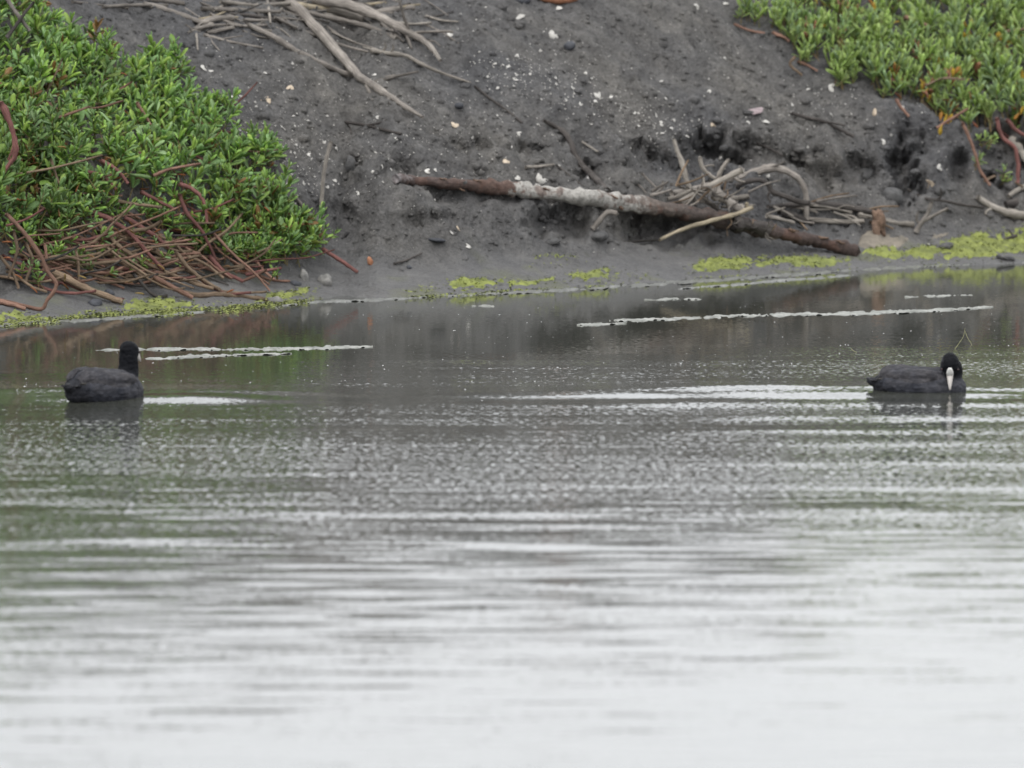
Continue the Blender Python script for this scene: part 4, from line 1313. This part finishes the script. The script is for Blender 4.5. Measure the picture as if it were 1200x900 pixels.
def shell_mesh(name, seed, mat):
    """one valve: a ribbed, cupped fan with a beak"""
    rs = np.random.default_rng(seed)
    V, F = [(0, 0, .06)], []
    na, nr = 11, 4
    for r in range(1, nr + 1):
        f = r / nr
        for a in range(na):
            an = math.pi * (a / (na - 1)) * 1.15 - .24
            rad = f * (1 + .08 * rs.uniform(-1, 1) * (r == nr)) * (1.0 + .04 * (a % 2))
            dome = .42 * math.sin(math.pi * (1 - f) * .5 + .1) * (.6 + .4 * math.sin(max(0, min(math.pi, an))))
            V.append((math.cos(an) * rad * .62, math.sin(an) * rad - .3, dome))
    for a in range(na - 1):
        F.append((0, 1 + a, 2 + a))
    for r in range(nr - 1):
        for a in range(na - 1):
            b = 1 + r * na + a
            F.append((b, b + na, b + na + 1, b + 1))
    n0 = len(V)                      # inner wall gives the valve its thickness
    V += [(x * .95, y * .95, z - .10) for x, y, z in V]
    F += [tuple(n0 + i for i in f[::-1]) for f in F]
    rim = [1 + (nr - 1) * na + a for a in range(na)]
    for a in range(na - 1):
        F.append((rim[a], n0 + rim[a], n0 + rim[a + 1], rim[a + 1]))
    return mesh_from(name, V, F, mat)


SHM = [shell_mesh('shell', s, M['shell']) for s in range(5)]
SHT, SHP = shell_mesh('shell', 11, M['tan_shell']), shell_mesh('shell', 12, M['pink_shell'])


def put_shell(x, y, w, label, group=None, me=None, flat=1.0):
    p, n = hit(x, y)
    o = obj('shell', me or random.choice(SHM))
    s = w * PXM / 1.25
    o.location = p + n * .003
    rot = n.to_track_quat('Z', 'Y').to_matrix() @ Matrix.Rotation(random.uniform(0, 6.28), 3, 'Z') @ Matrix.Rotation(random.uniform(-.5, .5), 3, 'X')
    o.rotation_euler = rot.to_euler()
    o.scale = (s * random.uniform(.85, 1.2), s * flat, s * random.uniform(.4, .75))
    tag(o, label, 'shell', group)
    return o


put_shell(885, 131, 19, 'largest shell, pinkish, lying on the slope right of centre', me=SHP)
put_shell(897, 143, 9, 'white shell just below the large pinkish shell')
put_shell(533, 147, 9, 'tan shell below the blue grey stone', me=SHT)
put_shell(610, 21, 18, 'long flat white shell near the top of the slope', flat=.6)
put_shell(648, 42, 15, 'long white shell left of the dark stone with white cap', flat=.7)
put_shell(213, 108, 9, 'chunky white shell at the upper edge of the left bush')
put_shell(238, 80, 8, 'left shell of the white pair above the left bush')
put_shell(246, 84, 7, 'right shell of the white pair above the left bush')
put_shell(312, 118, 10, 'curved pale shell on open mud below the long straight stick', me=SHT)
put_shell(340, 104, 9, 'pale shell under the middle of the long straight stick', me=SHT)
put_shell(634, 211, 16, 'grey white striped shell touching the top of the log', flat=.7)
put_shell(593, 190, 10, 'pale round shell above the rust brown part of the log', me=SHT)
put_shell(606, 209, 7, 'small white shell resting against the top of the log')
put_shell(472, 210, 14, 'white shell lying at the left tip of the log', flat=.7)
put_shell(501, 201, 7, 'small whitish shell above the left tip of the log')
put_shell(548, 289, 8, 'white shell on the mudflat below the log')
put_shell(536, 268, 7, 'right of two pale shells under the log', me=SHT)
put_shell(529, 273, 5, 'left of two pale shells under the log')
put_shell(420, 227, 9, 'upright white shell sliver below the clod by the upright stick', flat=.5)
put_shell(422, 192, 8, 'white shell on top of the dark clod by the upright stick')
put_shell(412, 188, 9, 'grey shell on the left of the dark clod by the upright stick')
put_shell(668, 52, 10, 'white shell capping the dark stone high on the slope')
put_shell(947, 106, 11, 'white shell below the left part of the right plant', flat=.7)
put_shell(975, 103, 14, 'flat pale shell at the lower edge of the right plant', flat=.6)
put_shell(835, 147, 7, 'cream shell right of the band of shells on the slope', me=SHT)
put_shell(1025, 133, 11, 'cream shell under the right plant above the scarp', me=SHT)
put_shell(1035, 167, 7, 'white shell on the scarp edge above the deep hollow')
put_shell(1100, 197, 9, 'white shell on the scarp right of the deep hollow')
put_shell(1089, 216, 10, 'cream shell lower down right of the deep hollow', me=SHT)
put_shell(700, 112, 9, 'rounded white shell at the right of the dense shell band')
put_shell(654, 10, 9, 'white shell right of the brick shard')
put_shell(527, 41, 7, 'white shell at the tip of the level side twig')
put_shell(816, 8, 9, 'white shell high on the slope left of the right plant', flat=.6)
put_shell(850, 5, 8, 'flat white shell near the top edge left of the right plant', flat=.6)


def shell_spot():
    q = random.random()
    if q < .30:   # band across the slope
        f = random.random()
        x, y = 590 + f * 250 + random.gauss(0, 24), 72 + f * 98 + random.gauss(0, 15)
    elif q < .34:
        x, y = random.gauss(592, 26), random.gauss(84, 12)
    elif q < .56:
        x, y = random.gauss(310, 55), random.gauss(150, 55)
    elif q < .66:
        x, y = random.gauss(350, 30), random.gauss(200, 25)
    elif q < .78:
        x, y = random.gauss(520, 70), random.gauss(165, 30)
    elif q < .86:
        x, y = random.gauss(960, 60), random.gauss(130, 22)
    else:
        x, y = random.uniform(200, 1150), random.uniform(10, 230)
    return x, y


def bare_mud(x, y):
    return 130 < x < 1195 and 5 < y < 300 and not in_poly(x, y, LPOLY) and not in_poly(x, y, RPOLY)


k = 0
while k < 110:
    x, y = shell_spot()
    if not bare_mud(x, y): continue
    if x < 385 and y < 190: lb = 'small white shell on bare mud between the left bush and the forked limb'
    elif x < 430: lb = 'small white shell near the upright grey stick beside the left bush'
    elif x < 600 and y > 105: lb = 'small white shell above the rust brown end of the log'
    elif x > 880: lb = 'small white shell below the right green plant'
    elif 560 < x < 880 and 55 < y < 185: lb = 'small white shell in the dense band of shells across the slope'
    else: lb = 'small white shell high on the slope or beside the log, outside the dense band'
    put_shell(x, y, random.uniform(3.0, 5.4), lb, 'small shells: ' + lb[18:])
    k += 1
# crumbs of broken shell nobody could count
V, F = [], []
k = 0
while k < 2200:
    x, y = shell_spot() if random.random() < .6 else (random.uniform(140, 1195), random.uniform(0, 300))
    if not bare_mud(x, y): continue
    if y > 250 and random.random() < .7: continue
    p, n = hit(x, y)
    s = abs(random.gauss(0, 1.1)) * PXM + .9 * PXM
    s *= .5
    a = random.uniform(0, 6.28)
    A = Vector((math.cos(a), 0, math.sin(a) * .4)).normalized(); B = n.cross(A).normalized(); A = B.cross(n)
    i0 = len(V)
    for (u, v, w) in [(-1, 0, 0), (.2, -.7, .1), (1, .1, .2), (.1, .8, .1), (0, 0, .75)]:
        V.append(p + A * u * s * random.uniform(.7, 1.2) + B * v * s * random.uniform(.6, 1.1) + n * (w * s + .001))
    F += [(i0, i0 + 1, i0 + 4), (i0 + 1, i0 + 2, i0 + 4), (i0 + 2, i0 + 3, i0 + 4), (i0 + 3, i0, i0 + 4)]
    k += 1
tag(obj('shell_crumbs', mesh_from('shell_crumbs', V, F, M['shell'], False)), 'white crumbs of broken shell strewn over the dark mud', 'shell', kind='stuff')
# loose crumbs and lumps of mud
V, F = [], []
ICO = []
_ph = (1 + 5 ** .5) / 2
for a_ in (-1, 1):
    for b_ in (-_ph, _ph):
        ICO += [(0, a_, b_), (a_, b_, 0), (b_, 0, a_)]
ICO = [Vector(v).normalized() for v in ICO]
ICF = []
for i in range(12):
    for j in range(i + 1, 12):
        for k in range(j + 1, 12):
            if max((ICO[i] - ICO[j]).length, (ICO[j] - ICO[k]).length, (ICO[i] - ICO[k]).length) < 1.1:
                n_ = (ICO[j] - ICO[i]).cross(ICO[k] - ICO[i])
                ICF.append((i, j, k) if n_.dot(ICO[i]) > 0 else (i, k, j))
for k in range(4200):
    x, y = random.uniform(100, 1198), random.uniform(0, 318)
    if in_poly(x, y, LPOLY) or in_poly(x, y, RPOLY): continue
    if y > 285 and random.random() < .8: continue
    p, n = hit(x, y)
    s_ = .004 + abs(random.gauss(0, .007))
    if random.random() < .05: s_ = random.uniform(.018, .036)
    i0 = len(V)
    for v in ICO:
        V.append(p - n * s_ * .25 + Vector((v.x, v.y, v.z * .7)) * s_ * random.uniform(.65, 1.3))
    F += [tuple(i0 + q for q in f) for f in ICF]
tag(obj('mud_crumbs', mesh_from('mud_crumbs', V, F, M['mud'], True)), 'loose crumbs and small lumps of dark mud over the slope', 'mud', kind='stuff')

# ------------------------------------------------------------------ floating scum


def scum(label, pts, seed, name='scum_streak', mat='scum', kind=None):
    """pts: (px, py, thickness in px)"""
    rs = np.random.default_rng(seed)
    xs_ = np.array([p[0] for p in pts], float); ys_ = np.array([p[1] for p in pts], float); ws_ = np.array([p[2] for p in pts], float)
    n = int((xs_[-1] - xs_[0]) / 2.2) + 2
    xx = np.linspace(xs_[0], xs_[-1], n)
    yy = np.interp(xx, xs_, ys_) + .9 * fbm(xx / 34, xx * 0, seed, 3)
    ww = np.interp(xx, xs_, ws_) * (1 + .8 * fbm(xx / 16, xx * 0 + 4, seed + 1, 3))
    ends = np.minimum(1, np.minimum(xx - xx[0], xx[-1] - xx) / 18.0 + .05)
    ww = np.maximum(ww * .62 * ends, .2)
    V, F = [], []
    rows = 9
    hb = .006 * np.maximum(fbm(xx / 9, xx * 0 + 8, seed + 2, 3), 0)
    fr = np.linspace(0, 1, rows)
    RX, RF = np.meshgrid(xx, fr, indexing='ij')
    hole = fbm(RX / 8, RF * ww[:, None] / 1.6, seed + 5, 4, .65) + .5 * np.sin(np.pi * RF) - .22
    for i in range(n):
        a, b = on_water(xx[i], yy[i] + ww[i] / 2), on_water(xx[i], yy[i] - ww[i] / 2)
        for r in range(rows):
            p = a.lerp(b, fr[r])
            z = -.0035 + .0075 * float(sstep(-.25, .35, hole[i, r])) + .7 * hb[i] * math.sin(math.pi * fr[r]) + rs.uniform(0, .0012)
            iy = min(np.searchsorted(wy, p.y), Hh.shape[0] - 1); ix = min(np.searchsorted(wx, p.x), Hh.shape[1] - 1)
            V.append((p.x, p.y, z + Hh[iy, ix]))
    for i in range(n - 1):
        for r in range(rows - 1):
            if max(hole[i, r], hole[i + 1, r], hole[i, r + 1], hole[i + 1, r + 1]) > -.2:
                F.append((i * rows + r, (i + 1) * rows + r, (i + 1) * rows + r + 1, i * rows + r + 1))
    o = obj(name, mesh_from(name, V, F, M[mat]))
    tag(o, label, 'scum', None, kind)
    return o


scum('long whitish scum streak floating behind the left bird', [(112, 411, 3), (180, 410, 4.5), (260, 409, 4), (330, 409, 5), (400, 407, 6), (437, 407, 4)], 1)
scum('second scum streak just below the one behind the left bird', [(165, 421, 5), (220, 418, 5), (280, 416, 3.5), (342, 415, 2)], 2)
scum('longest whitish scum streak floating above the right bird', [(714, 376, 4), (800, 373, 5), (900, 369, 5.5), (980, 368, 6), (1060, 365, 6), (1164, 360, 4)], 3)
scum('short scum scrap left of the longest streak', [(676, 381, 3), (705, 380, 4), (735, 379, 2)], 4)
scum('scum scrap between the right waterline and the longest streak', [(1060, 348, 3), (1090, 347, 6), (1140, 346, 3)], 5)
scum('thin scum scrap near the waterline right of centre', [(755, 352, 2), (790, 350, 2.5), (822, 351, 2)], 6)
scum('tiny scum scrap near the waterline in the middle', [(553, 359, 2), (567, 358, 4), (580, 359, 2)], 7)
scum('pale silt line with painted sky sheen along the waterline from the middle rightwards', [(520, 347, 2), (600, 343, 5), (680, 339, 6), (760, 334, 8), (830, 329, 8), (900, 324, 7), (1000, 317, 6), (1100, 311, 6), (1176, 308, 5), (1240, 306, 4)], 8, 'silt_sheen_line', 'silt')  # shoreline strips: sky mirrored in wet mud, put into the colour
scum('second pale silt line with painted sky sheen at the right waterline', [(790, 339, 2), (860, 334, 3), (930, 328, 4), (1000, 322, 3)], 9, 'silt_sheen_line', 'silt')
scum('grey silt line with painted sky sheen at the waterline on the left edge', [(-40, 384, 3), (40, 378, 5), (120, 374, 5), (190, 369, 4), (240, 366, 2)], 10, 'silt_sheen_line', 'silt')
scum('pale silt line with painted sky sheen at the waterline in front of the mudflat', [(330, 358, 2), (390, 353, 4), (440, 352, 4), (500, 349, 2)], 11, 'silt_sheen_line', 'silt')
# white flecks that paint glints onto the water, too many to count
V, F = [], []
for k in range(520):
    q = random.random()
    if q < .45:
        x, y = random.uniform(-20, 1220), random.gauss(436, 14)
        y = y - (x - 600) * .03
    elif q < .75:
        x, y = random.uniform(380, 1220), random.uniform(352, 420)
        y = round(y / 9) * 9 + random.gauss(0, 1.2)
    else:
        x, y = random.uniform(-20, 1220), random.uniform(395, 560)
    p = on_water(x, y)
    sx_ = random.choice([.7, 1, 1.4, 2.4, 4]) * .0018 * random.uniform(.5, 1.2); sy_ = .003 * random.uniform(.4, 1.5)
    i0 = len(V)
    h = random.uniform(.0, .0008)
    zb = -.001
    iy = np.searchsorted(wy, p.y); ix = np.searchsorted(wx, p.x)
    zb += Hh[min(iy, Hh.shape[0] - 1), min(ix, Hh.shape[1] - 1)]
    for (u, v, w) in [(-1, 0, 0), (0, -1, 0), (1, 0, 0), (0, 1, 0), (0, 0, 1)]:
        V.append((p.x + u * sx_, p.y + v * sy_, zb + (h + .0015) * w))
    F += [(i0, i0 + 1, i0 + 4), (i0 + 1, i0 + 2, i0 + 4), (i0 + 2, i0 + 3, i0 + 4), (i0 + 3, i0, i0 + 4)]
tag(obj('glint_flecks', mesh_from('glint_flecks', V, F, M['glint'])), 'tiny white flecks, painted glints on the water', 'glint', kind='stuff')
# grass stems sticking out of the water by the right bird


def water_stem(label, pts, r=.001):
    low = max(pts, key=lambda q: q[1])
    Y = on_water(*low).y
    P = [at_depth(x, y, Y) for x, y in pts]
    o = obj('grass_stem', tube_mesh('grass_stem', P, r, r * .6, M['grass_stem'], 5, 4, .05, .1, int(pts[0][0])))
    tag(o, label, 'stem')


water_stem('bent yellowish grass stem rising from the water behind the right bird', [(1119, 409), (1124, 402), (1129, 394), (1131, 384)])
water_stem('thin yellow stem right of the bent stem behind the right bird', [(1131, 388), (1134, 396), (1139, 404)])
water_stem('tiny yellow stem afloat left of the right bird', [(997, 408), (1000, 411), (1004, 413)])

# ------------------------------------------------------------------ coots


def make_plumage(name='plumage', warm=(1.0, 1.0, 1.0)):
    k = NT(name)
    tc = k.n('TexCoord')
    at = k.n('Attribute', attribute_name='headmask')
    mp = k.n('Mapping'); mp.inputs['Scale'].default_value = (.45, 1, 1)
    k.l(tc.outputs['Object'], mp.inputs['Vector'])
    n1 = k.noise(mp.outputs['Vector'], 55, 4, .6)
    n2 = k.noise(tc.outputs['Object'], 14, 3)
    c = k.ramp(n1.outputs['Fac'], [(.3, (.022, .024, .030)), (.7, (.062, .065, .076))])
    v = k.ramp(n2.outputs['Fac'], [(.35, (.85, .85, .9)), (.7, (1.25, 1.18, 1.12))])
    col = k.mix(1.0, c.outputs['Color'], v.outputs['Color'], 'MULTIPLY')
    col = k.mix(at.outputs['Fac'], col, (.005, .0055, .0075))
    col = k.mix(1.0, col, warm, 'MULTIPLY')
    mv = k.n('Mapping'); mv.inputs['Scale'].default_value = (38, 62, 62)
    k.l(tc.outputs['Object'], mv.inputs['Vector'])
    vo = k.n('TexVoronoi', i_Scale=1.0); k.l(mv.outputs['Vector'], vo.inputs['Vector'])
    ve = k.ramp(vo.outputs['Distance'], [(.25, 1.0), (.6, .8), (.8, 1.45)])
    col = k.mix(.6, col, ve.outputs['Color'], 'MULTIPLY')
    hh = k.math('SUBTRACT', n1.outputs['Fac'], k.math('MULTIPLY', vo.outputs['Distance'], .8))
    b = k.bsdf(col, .7, .12, k.bump(hh, .7, .007))
    return k.m


M['plumage'] = make_plumage()
M['wing'] = make_plumage('wing_plumage', (1.12, 1.06, .98))
M['feather'] = make_simple('wing_feather', (.018, .017, .017), (.062, .057, .052), 60, .6, .3, .4, .003)
M['tail'] = make_simple('tail_feather', (.010, .010, .012), (.024, .024, .028), 60, .6, .3, .4, .003)
M['bill'] = make_simple('bill_white', (.50, .46, .43), (.66, .62, .58), 50, .45, .4, .1, .001)
M['shield'] = make_simple('shield_white', (.52, .51, .49), (.66, .65, .62), 50, .5, .4, .1, .001)
M['eye'] = make_simple('eye_red', (.02, .006, .006), (.035, .008, .008), 50, .15, .6, 0, .001)
M['white_feather'] = make_simple('white_feather', (.45, .46, .48), (.6, .6, .62), 50, .7, .2, .2, .001)


def loft(sections, seg=20):
    """sections: (center, A(half vec), B(half vec)) -> verts, faces closed"""
    V, F = [], []
    for (c, A, B) in sections:
        for j in range(seg):
            a = 2 * math.pi * j / seg
            V.append(Vector(c) + Vector(A) * math.cos(a) + Vector(B) * math.sin(a))
    n = len(sections)
    for i in range(n - 1):
        for j in range(seg):
            k = (j + 1) % seg
            F.append((i * seg + j, i * seg + k, (i + 1) * seg + k, (i + 1) * seg + j))
    V.append(Vector(sections[0][0])); V.append(Vector(sections[-1][0]))
    for j in range(seg):
        k = (j + 1) % seg
        F.append((len(V) - 2, k, j)); F.append((len(V) - 1, (n - 1) * seg + j, (n - 1) * seg + k))
    return V, F


def round_chain(pts, sub=5, seg=18):
    """pts: (center, radius) -> rounded tube"""
    path, tt = catmull([p for p, r in pts], sub)
    rr = np.interp(np.array(tt), np.linspace(0, 1, len(pts)), [r for p, r in pts])
    sec = []
    n = len(path)
    for i, p in enumerate(path):
        T = (path[min(i + 1, n - 1)] - path[max(i - 1, 0)]).normalized()
        A = T.orthogonal().normalized()
        A = (Vector((0, 1, 0)) - T * T.y)
        if A.length < .2: A = Vector((1, 0, 0)) - T * T.x
        A.normalize(); B = T.cross(A)
        sec.append((p, A * rr[i], B * rr[i]))
    return loft(sec, seg)


def ellipsoid(c, rx, ry, rz, rot, n=12):
    V, F = [], []
    for i in range(n + 1):
        th = math.pi * i / n
        for j in range(2 * n):
            ph = math.pi * j / n
            V.append(Vector(c) + rot @ Vector((rx * math.cos(th), ry * math.sin(th) * math.cos(ph), rz * math.sin(th) * math.sin(ph))))
    m = 2 * n
    for i in range(n):
        for j in range(m):
            k = (j + 1) % m
            F.append((i * m + j, i * m + k, (i + 1) * m + k, (i + 1) * m + j))
    return V, F


def fuse(name, pieces, voxel, mat, smooth=8):
    V, F = [], []
    for v, f in pieces:
        b = len(V)
        V += v; F += [tuple(i + b for i in q) for q in f]
    me = mesh_from(name + '_rough', V, F)
    o = bpy.data.objects.new(name + '_rough', me)
    COL.objects.link(o)
    md = o.modifiers.new('remesh', 'REMESH'); md.mode = 'VOXEL'; md.voxel_size = voxel
    sm = o.modifiers.new('smooth', 'SMOOTH'); sm.iterations = smooth; sm.factor = .5
    dg = bpy.context.evaluated_depsgraph_get()
    out = bpy.data.meshes.new_from_object(o.evaluated_get(dg))
    bpy.data.objects.remove(o); bpy.data.meshes.remove(me)
    out.name = name
    out.materials.clear(); out.materials.append(mat)
    out.polygons.foreach_set('use_smooth', [True] * len(out.polygons))
    return out


def feather_mesh(name, p0, p1, w, up, mat, curve=.01, thick=.0018):
    """a vane: pointed oval with a raised shaft"""
    p0, p1, up = Vector(p0), Vector(p1), Vector(up).normalized()
    T = p1 - p0
    side = T.cross(up).normalized(); up = side.cross(T).normalized()
    V, F = [], []
    prof = [(0, .35), (.15, .75), (.4, 1), (.7, .92), (.9, .6), (1, .12)]
    for (u, k) in prof:
        c = p0 + T * u - up * curve * u * u
        V += [c - side * w * k / 2 - up * thick * .6, c + up * thick, c + side * w * k / 2 - up * thick * .6, c - up * thick * 1.2]
    for i in range(len(prof) - 1):
        for j in range(4):
            k = (j + 1) % 4
            F.append((i * 4 + j, i * 4 + k, i * 4 + 4 + k, i * 4 + 4 + j))
    F += [(3, 2, 1, 0), tuple(len(V) - 4 + j for j in range(4))]
    return mesh_from(name, V, F, mat)


def coot(name, label, px, py, yaw, zs, neck, head, hrot, shield_path, bill_path, scale=1.0):
    """local frame: x forward, y left, z up, water at z=0"""
    root = bpy.data.objects.new(name, None)
    COL.objects.link(root)
    root.location = on_water(px, py)
    root.rotation_euler = (0, 0, yaw)
    root.scale = (scale,) * 3
    tag(root, label, 'bird', 'dark water birds on the pond')
    S = [(-.170, .036, .024, .024), (-.155, .036, .046, .036), (-.12, .046, .070, .050), (-.07, .040, .094, .061), (-.02, .034, .104, .062), (.03, .033, .106, .062), (.08, .031, .096, .059),
         (.12, .028, .076, .052), (.15, .024, .052, .041), (.168, .020, .026, .024)]
    sec = [((x, 0, zc * zs), (0, w, 0), (0, 0, h * zs)) for x, zc, w, h in S]
    body = loft(sec, 24)
    parts = [body, round_chain(neck), ellipsoid(head[0], *head[1], hrot)]
    # folded wings swell the flanks
    for s in (-1, 1):
        parts.append(ellipsoid((-.02, s * .062, .050 * zs), .125, .034, .044, Matrix.Rotation(-.05, 3, 'Y') @ Matrix.Rotation(s * .10, 3, 'Z')))
    parts.append(ellipsoid((-.160, 0, .046 * zs), .036, .030, .017, Matrix.Rotation(.22, 3, 'Y')))
    me = fuse('body', parts, .0042, M['plumage'])
    co = np.array([v.co[:] for v in me.vertices])
    ch = [np.array(p) for p, r in neck] + [np.array(head[0])]
    dist = np.full(len(co), 1e9)
    for a, b in zip(ch[1:-1], ch[2:]):
        ab = b - a; t = np.clip(((co - a) @ ab) / (ab @ ab), 0, 1)
        dist = np.minimum(dist, np.linalg.norm(co - a - t[:, None] * ab, axis=1))
    rh = max(head[1])
    mask = 1 - sstep(rh * .95, rh * 1.5, dist)
    mask = mask * sstep(.05 * zs, .095 * zs, co[:, 2])
    under = sstep(-.11, -.16, co[:, 0])
    set_point_color(me, 'headmask', np.repeat(np.maximum(mask, under * .7)[:, None], 3, 1))
    obj('body', me, root)
    bvh = BVHTree.FromPolygons([v.co.copy() for v in me.vertices], [tuple(p.vertices) for p in me.polygons])
    # tail
    tl = obj('tail', feather_mesh('tail', (-.12, 0, .055 * zs), (-.195, 0, .056 * zs), .050, (0, 0, 1), M['tail'], -.004, .006), root)
    for a in (-.5, -.25, .25, .5):
        obj('tail_feather', feather_mesh('tail_feather', (-.13, a * .06, .052 * zs), (-.188 + abs(a) * .018, a * .075, .052 * zs), .022, (0, -a, 1), M['tail'], -.004, .003), tl)
    # wings: covert shell and stacked flight feathers
    for s in (-1, 1):
        # a folded wing lies on the flank: a thin shell over the body with overlapping feather rows
        nu, nv = 40, 22
        V, F = [], []
        for i in range(nu):
            u = i / (nu - 1)
            for j in range(nv):
                v = j / (nv - 1)
                lo = .10 + .9 * abs(u - .42) ** 1.6 + .30 * max(0, u - .5)
                hi = 1.42 - .25 * (1 - u) ** 2
                ph = lo + (hi - lo) * v
                ax_ = Vector((.090 - .240 * u, 0, .034 * zs))
                dr = Vector((0, s * math.cos(ph), math.sin(ph)))
                loc, nn, ii, dd = bvh.ray_cast(ax_ + dr * .25, -dr, .3)
                if loc is None: loc = ax_ + dr * .02
                e = min(1, v / .26, (1 - v) / .10 + .25, u / .10, (1 - u) / .06 + .3)
                row = (v * 6.0 + .9 * u + .12 * math.sin(u * 26)) % 1.0
                row2 = (u * 9.0 + 2.0 * v) % 1.0
                off = -.0015 + e * (.0085 + .0042 * row * (.4 + .6 * u) + .0018 * row2 * (1 - u) + .006 * u * u)
                V.append(loc + dr * off)
        for i in range(nu - 1):
            for j in range(nv - 1):
                q = (i * nv + j, (i + 1) * nv + j, (i + 1) * nv + j + 1, i * nv + j + 1)
                F.append(q if s > 0 else q[::-1])
        wg = obj('wing', mesh_from('wing', V, F, M['wing']), root)
        at = wg.data.color_attributes.new('headmask', 'FLOAT_COLOR', 'POINT')
        at.data.foreach_set('color', [0.0, 0, 0, 1] * len(wg.data.vertices))
        for i in range(5):
            z0 = (.066 + i * .008) * zs
            obj('flight_feather', feather_mesh('flight_feather', (-.085, s * (.074 - .008 * i), z0), (-.158 + .013 * i, s * (.040 - .004 * i), z0 - .002), .017,
                                               (0, s * 1.0, .8 + .2 * i), M['feather'], .004, .003), wg)
        obj('wing_tip', feather_mesh('wing_tip', (-.07, s * .045, .088 * zs), (-.128, s * .026, .080 * zs), .026, (0, s * .4, 1), M['tail'], .004, .005), wg)
        obj('white_edge', feather_mesh('white_edge', (-.128, s * .046, .058 * zs), (-.150, s * .038, .056 * zs), .006, (0, s, .3), M['white_feather'], 0, .002), wg)
    # head pieces
    V, F = loft([(Vector(c), hrot @ Vector((0, w, 0)), hrot @ Vector(t)) for c, w, t in shield_path], 14)
    obj('frontal_shield', mesh_from('frontal_shield', V, F, M['shield']), root)
    V, F = loft([(Vector(c), hrot @ Vector((0, w, 0)), hrot @ Vector(t)) for c, w, t in bill_path], 14)
    obj('bill', mesh_from('bill', V, F, M['bill']), root)
    for s in (-1, 1):
        c = Vector(head[0]) + hrot @ Vector((head[1][0] * .52, s * head[1][1] * .84, head[1][2] * .12))
        V, F = ellipsoid(c, .0042, .0042, .0042, Matrix.Identity(3), 7)
        obj('eye', mesh_from('eye', V, F, M['eye']), root)
    return root


def face_paths(head, hrot, shield_from, bill_len, droop, sw=.0105):
    """shield down the forehead and bill out of the face; head frame x forward, z up"""
    c, (rx, ry, rz) = Vector(head[0]), head[1]
    sp, bp = [], []
    a0, a1 = shield_from
    for i in range(8):
        f = i / 7
        a = a0 + (a1 - a0) * f
        w = sw * (math.sin(math.pi * (.10 + .68 * f)) ** .7)
        q = c + hrot @ Vector((rx * math.cos(a) * 1.0, 0, rz * math.sin(a) * 1.0))
        nr = Vector((math.cos(a), 0, math.sin(a))) * .0075
        sp.append((q, max(w, .002), tuple(nr)))
    q0 = Vector((rx * math.cos(a1) * .90, 0, rz * math.sin(a1)))
    d = Vector((math.cos(droop), 0, math.sin(droop)))
    nn = Vector((-d.z, 0, d.x))
    for i in range(8):
        f = i / 7
        w = .0105 * (1 - f) ** .8 + .0022
        h = .0125 * (1 - f ** 1.6) + .0015
        bp.append((c + hrot @ (q0 + d * bill_len * f - nn * .004 * f * f), w, tuple(nn * h)))
    return sp, bp


# left bird swims away to the right, head up
hc = (.128, 0, .176)
hr = Matrix.Rotation(.13, 3, 'Z') @ Matrix.Rotation(.42, 3, 'Y')
head = (hc, (.043, .033, .035))
sp, bp = face_paths(head, hr, (.95, .05), .040, -.25)
coot('coot', 'black coot swimming away with raised head, left side of the pond', 122, 470, math.radians(47), 1.17,
     [(Vector((.085, 0, .05)), .058), (Vector((.115, 0, .085)), .042), (Vector((.124, 0, .12)), .0365), (Vector((.122, 0, .150)), .0345), (Vector((.126, 0, .170)), .034)], head, hr, sp, bp)
# right bird floats side on, head turned to the camera and bill dipped to the water
hc = (.110, -.062, .118)
hr = Matrix.Rotation(-math.pi / 2 + .02, 3, 'Z') @ Matrix.Rotation(1.10, 3, 'Y')
head = (hc, (.045, .034, .037))
sp, bp = face_paths(head, hr, (.92, -.02), .058, -.12, .0128)
coot('coot', 'coot floating side on at the right with white bill dipped to the water', 1078, 463, math.radians(-4), 1.0,
     [(Vector((.085, 0, .05)), .058), (Vector((.108, -.004, .070)), .045), (Vector((.116, -.022, .098)), .040), (Vector((.110, -.050, .116)), .034)], head, hr, sp, bp)
